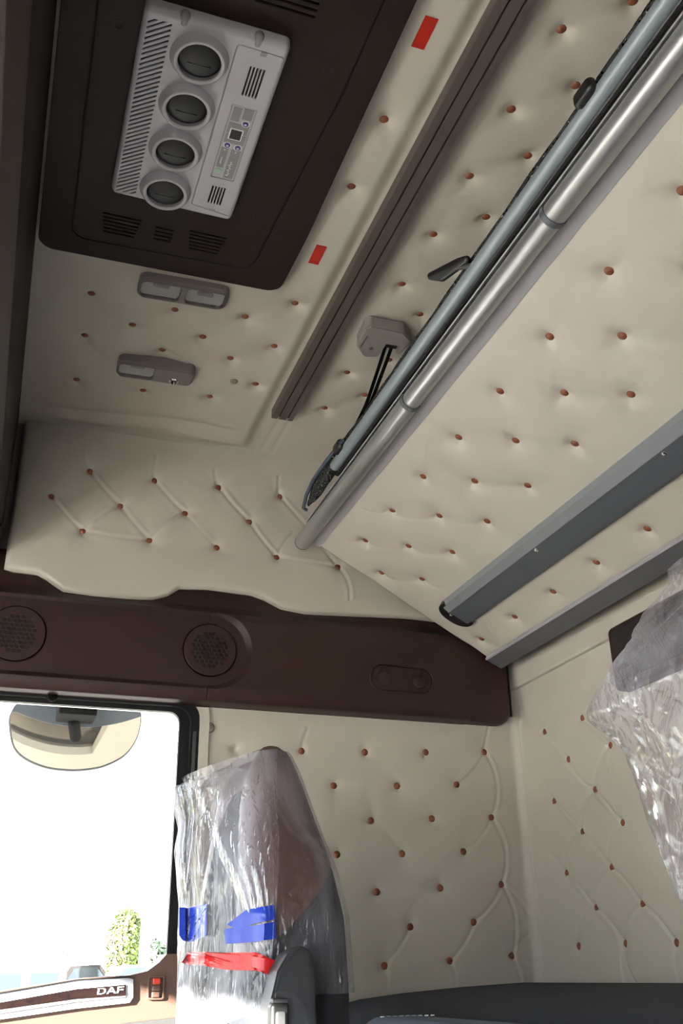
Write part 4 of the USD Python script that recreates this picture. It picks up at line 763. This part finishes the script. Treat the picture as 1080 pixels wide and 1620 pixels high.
df = np.array([(0.60, 0.53), (0.78, 0.43), (0.835, 0.382), (0.875, 0.368), (0.914, 0.357), (0.927, 0.349), (0.938, 0.336), (0.956, 0.346), (0.975, 0.358), (0.996, 0.378), (1.034, 0.415), (1.16, 0.43)])
DB = bag(YD, lambda z: float(np.interp(z, df[:, 0], df[:, 1])) - 0.009, np.concatenate([[1.158, 1.154], np.linspace(1.148, 0.775, 90)]), (-0.12, 0.16), 11, lambda th: 0.08 * np.clip(-np.cos(th), 0, 1), off=0.014, dx=0.12, dz=-0.09, crease=1.6)
dc = thing('plastic_cover', 'bluish creased plastic bag over the near seat at the right edge', 'plastic cover', (0.45, YD, 0.8))
part(dc, 'bag', sheet(DB), 'poly2', smooth=True)

# ------------------------------------------------------------------ lower bunk
lb = thing('lower_bunk', 'lower bunk mattress in dark navy ribbed fabric along the rear wall', 'mattress', (0.95, 1.1, 0.5))
ms = [(XB - 0.010, 0.60), (XB - 0.010, 0.770), (1.20, 0.776), (1.05, 0.770), (0.90, 0.760), (0.80, 0.750), (0.74, 0.738), (0.70, 0.718), (0.685, 0.68), (0.685, 0.60)]
mm = prism_y(ms, YL + 0.02, YR - 0.016); part(lb, 'mattress', mm, 'navy', smooth=50)
part(lb, 'bunk_box', tm(bx(0.70, XB - 0.01, YL + 0.02, YR - 0.016, 0.0, 0.60)), 'darkgrey')
bo = thing('console_cushion', 'blue-grey cushion with white stitching at the bottom between the seat and bunk', 'cushion', (0.52, 1.2, 0.0))
part(bo, 'cushion', tm(rbox(0.468, 0.570, 0.95, 1.305, 0.60, 0.7515, 0.030, 24)), 'navy2', smooth=50)
part(bo, 'console_box', tm(rbox(0.475, 0.563, 0.96, 1.295, 0.0, 0.62, 0.01)), 'darkgrey')
for y in (1.285, 1.262):
    for k in range(9):
        x = 0.490 + k * 0.0085; part(bo, 'stitch', rod((x, y, 0.7512 - (0.0035 if y > 1.28 else 0.0)), (x + 0.005, y, 0.7512 - (0.0035 if y > 1.28 else 0.0)), 0.0007, 6), 'white')

# ------------------------------------------------------------------ kerb mirror outside the window
km = thing('kerb_mirror', 'half-moon kerb mirror hanging outside above the window', 'mirror', (0.175, 2.5, 1.42))
mp_ = np.array([(0.019, 1.364), (0.022, 1.385), (0.034, 1.400), (0.08, 1.409), (0.17, 1.411), (0.27, 1.411), (0.312, 1.409), (0.324, 1.398), (0.328, 1.375), (0.323, 1.340), (0.300, 1.305), (0.255, 1.279), (0.21, 1.268), (0.165, 1.265), (0.115, 1.270), (0.065, 1.288), (0.035, 1.315)])
def spline(P, n=8):
    out = []
    for k in range(len(P)):
        a, b, c, d = P[k - 1], P[k], P[(k + 1) % len(P)], P[(k + 2) % len(P)]
        for t in np.arange(n) / n: out.append(0.5 * (2 * b + (c - a) * t + (2 * a - 5 * b + 4 * c - d) * t * t + (3 * b - a - 3 * c + d) * t ** 3))
    return np.array(out)
op = Polygon(spline(mp_)).buffer(0)
def warp(m, fn): m.vertices[:, 1] += fn(m.vertices[:, 0], m.vertices[:, 2]); return m
bulge = lambda x, z: -0.05 + 1.6 * (x - 0.175) ** 2 + 1.2 * (z - 1.33) ** 2 - 0.80 * (z - 1.33)
def dense(poly, h, y):
    m = ext(poly, h, O=(0, y, 0), **XZ); v, f = trimesh.remesh.subdivide_to_size(m.vertices, m.faces, 0.014); return trimesh.Trimesh(v, f, process=True)
part(km, 'mirror_glass', warp(dense(op, 0.004, 2.5), bulge), 'mirror', smooth=35)
part(km, 'housing', warp(dense(op.buffer(0.003), 0.012, 2.514), bulge), 'darkgrey', smooth=35)
hood = op.buffer(0.001).intersection(Polygon([(0.0, 1.383)] + [(x, 1.352 + 1.55 * (x - 0.17) ** 2) for x in np.linspace(0.03, 0.325, 24)] + [(0.34, 1.39), (0.34, 1.45), (0.0, 1.45)]))
part(km, 'hood', warp(dense(hood, 0.006, 2.499), bulge), 'hood', smooth=35, label='grey-blue rim across the mirror top')
part(km, 'bracket', tm(rbox(0.120, 0.208, 2.295, 2.39, 1.351, 1.400, 0.006)), 'matte'); part(km, 'bracket_arm', tm(m3.Manifold.batch_hull([m3.Manifold.sphere(0.014, 16).translate(p) for p in ([0.162, 2.375, 1.350], [0.172, 2.415, 1.326])])), 'matte')

# ------------------------------------------------------------------ dashboard
db = thing('dashboard', 'sand-grey dashboard below the windscreen, out of the picture', 'dashboard', (-0.75, 1.0, 0.6))
part(db, 'dash_top', tm(rbox(XF + 0.045, -0.52, YL + 0.02, YR - 0.03, 0.50, 0.635, 0.05)), 'dash'); part(db, 'dash_front', tm(rbox(XF + 0.05, -0.60, YL + 0.03, YR - 0.04, 0.05, 0.54, 0.03)), 'darkgrey')

# ------------------------------------------------------------------ outside
ZG = -1.25
single('ground', tm(bx(-150, 150, -60, 14, ZG - 0.2, ZG)), 'ground', kind='structure')
single('lawn', tm(bx(-150, 150, 14, 220, ZG - 0.2, ZG + 0.02)), 'grass', kind='structure')
def leafy(c, rad, n, size, seed):
    r = np.random.default_rng(seed); d = r.normal(size=(n, 3)); d /= np.linalg.norm(d, axis=1, keepdims=True); p = np.array(c) + d * np.array(rad) * (r.uniform(0.55, 1.0, (n, 1)) ** 0.5)
    a = r.normal(size=(n, 3)); a /= np.linalg.norm(a, axis=1, keepdims=True); b = np.cross(a, d); b /= np.linalg.norm(b, axis=1, keepdims=True) + 1e-9; s = size * r.uniform(0.6, 1.3, (n, 1))
    return trimesh.Trimesh(np.stack([p - a * s, p + b * s * 0.5, p + a * s, p - b * s * 0.5], 1).reshape(-1, 3), (np.arange(n)[:, None, None] * 4 + np.array([[0, 1, 2], [0, 2, 3]])).reshape(-1, 3), process=False)
def bare(base, h, seed, spread=0.5):
    r = np.random.default_rng(seed); out = []
    def grow(p, d, l, rad, lev):
        q = p + d * l; out.append(rod(p, q, rad, 5, rad * 0.6))
        if lev == 0: return
        for _ in range(4 if lev > 1 else 5):
            nd = d + r.normal(0, spread, 3); nd[2] += 0.1; nd /= np.linalg.norm(nd); grow(p + d * l * r.uniform(0.5, 1.0), nd, l * r.uniform(0.5, 0.75), rad * 0.5, lev - 1)
    grow(np.array(base, float), np.array([0, 0, 1.0]), h * 0.4, h * 0.022, 3); return cat_(out)
tx, ty = 4.05, 30.0
t = thing('leafy_tree', 'yellow-green leafy tree left of the white sign post outside', 'tree', (tx, ty, ZG)); part(t, 'crown', leafy((tx, ty, 1.55), (0.52, 0.6, 1.05), 2600, 0.085, 1), 'foliage', smooth=False); part(t, 'trunk', rod((tx, ty, ZG), (tx, ty, 1.6), 0.10, 10, 0.05), 'bark')
t = thing('bare_tree', 'bare branching tree right of the white sign post outside', 'tree', (6.3, 38.0, ZG)); part(t, 'branches', bare((6.3, 38, ZG), 4.6, 5, 0.6), 'bark', smooth=False)
t = thing('conifer', 'dark green conifer behind the white sign post outside', 'tree', (6.6, 42, ZG)); part(t, 'crown', leafy((6.6, 42, 1.0), (0.9, 0.9, 1.3), 2000, 0.12, 3), 'conifer', smooth=False); part(t, 'trunk', rod((6.6, 42, ZG), (6.6, 42, 1.2), 0.12, 10, 0.06), 'bark')
t = thing('sign_post', 'tall white post carrying stacked sign boards outside', 'sign', (4.32, 28, ZG))
part(t, 'post', tm(bx(4.17, 4.42, 27.9, 28.1, ZG, 2.55)), 'whitepaint')
for k in range(4): part(t, 'sign_board', tm(bx(4.46, 5.0, 27.95, 28.0, 1.85 + 0.2 * k, 1.99 + 0.2 * k)), 'whitepaint')
for k in range(3): part(t, 'board_frame', tm(bx(4.42, 5.0, 27.94, 27.99, 1.995 + 0.2 * k, 2.035 + 0.2 * k)), 'roof')
t = thing('lamp_post', 'white lamp post near the left edge of the window', 'lamp post', (1.0, 30, ZG)); part(t, 'pole', rod((1.05, 30, ZG), (1.0, 30, 2.2), 0.17, 14, 0.12), 'whitepaint'); part(t, 'lamp_head', tm(rbox(0.95, 1.35, 29.85, 30.15, 2.19, 2.30, 0.04)), 'roof')
t = thing('parked_van', 'white parked van outside low in the window', 'van', (1.9, 26, ZG))
part(t, 'van_body', tm(rbox(0.1, 2.15, 25.2, 27.2, ZG + 0.3, 1.06, 0.12)), 'whitepaint'); part(t, 'van_window', tm(bx(0.6, 1.15, 25.17, 25.25, 0.52, 0.92)), 'carblue'); part(t, 'van_window', tm(bx(1.35, 1.95, 25.17, 25.25, 0.52, 0.92)), 'carblue')
for x in (0.55, 1.75): part(t, 'wheel', tm(m3.Manifold.cylinder(0.22, 0.33, 0.33, 24).rotate([90, 0, 0]).translate([x, 25.4, ZG + 0.33])), 'tyre')
t = thing('parked_car', 'dark parked car outside in front of the white building', 'car', (3.0, 32, ZG))
cs = [(2.2, ZG + 0.3), (2.2, 0.2), (2.5, 0.75), (2.75, 1.12), (3.55, 1.15), (3.95, 0.75), (4.6, 0.6), (4.65, ZG + 0.3)]
part(t, 'car_body', ext(Polygon(cs), 1.6, O=(0, 32.8, 0), **XZ), 'carpaint'); part(t, 'car_window', ext(Polygon([(2.68, 0.78), (2.85, 1.06), (3.48, 1.08), (3.75, 0.78)]), 0.03, O=(0, 31.21, 0), **XZ), 'carblue')
for x in (2.7, 4.1): part(t, 'wheel', tm(m3.Manifold.cylinder(0.2, 0.33, 0.33, 24).rotate([90, 0, 0]).translate([x, 31.4, ZG + 0.33])), 'tyre')
t = thing('parked_car', 'low dark car outside right beside the white sign post', 'car', (3.4, 22, ZG))
cs = [(2.2, ZG + 0.3), (2.2, 0.55), (2.45, 0.84), (2.65, 1.03), (3.15, 1.04), (3.45, 0.80), (3.7, 0.6), (3.72, ZG + 0.3)]
part(t, 'car_body', ext(Polygon([(x + 0.35, z) for x, z in cs]), 1.6, O=(0, 23.6, 0), **XZ), 'roof'); part(t, 'car_window', ext(Polygon([(2.88, 0.82), (3.04, 0.98), (3.46, 0.99), (3.66, 0.82)]), 0.03, O=(0, 22.02, 0), **XZ), 'carblue')
for x in (2.85, 3.75): part(t, 'wheel', tm(m3.Manifold.cylinder(0.2, 0.33, 0.33, 24).rotate([90, 0, 0]).translate([x, 22.2, ZG + 0.33])), 'tyre')
t = thing('white_building', 'long low white building far outside', 'building', (4, 58, ZG)); part(t, 'wall', tm(bx(-6, 10.5, 58, 66, ZG, 1.65)), 'whitepaint'); part(t, 'roof', tm(bx(-6.3, 10.8, 57.7, 66.3, 1.65, 1.85)), 'roof')
for k in range(6): part(t, 'window', tm(bx(-5 + 2.5 * k, -3.8 + 2.5 * k, 57.96, 58.05, 0.2, 1.1)), 'carblue')
for k in range(7):
    x = -5.0 + 3.6 * k; t = thing('winter_tree', 'hazy leafless tree in the row behind the white building', 'tree', (x, 78, ZG), group='leafless trees behind the building'); part(t, 'branches', bare((x, 78, ZG), 6.5 + 1.2 * math.sin(k * 2.3), 20 + k, 0.45), 'bark', smooth=False)
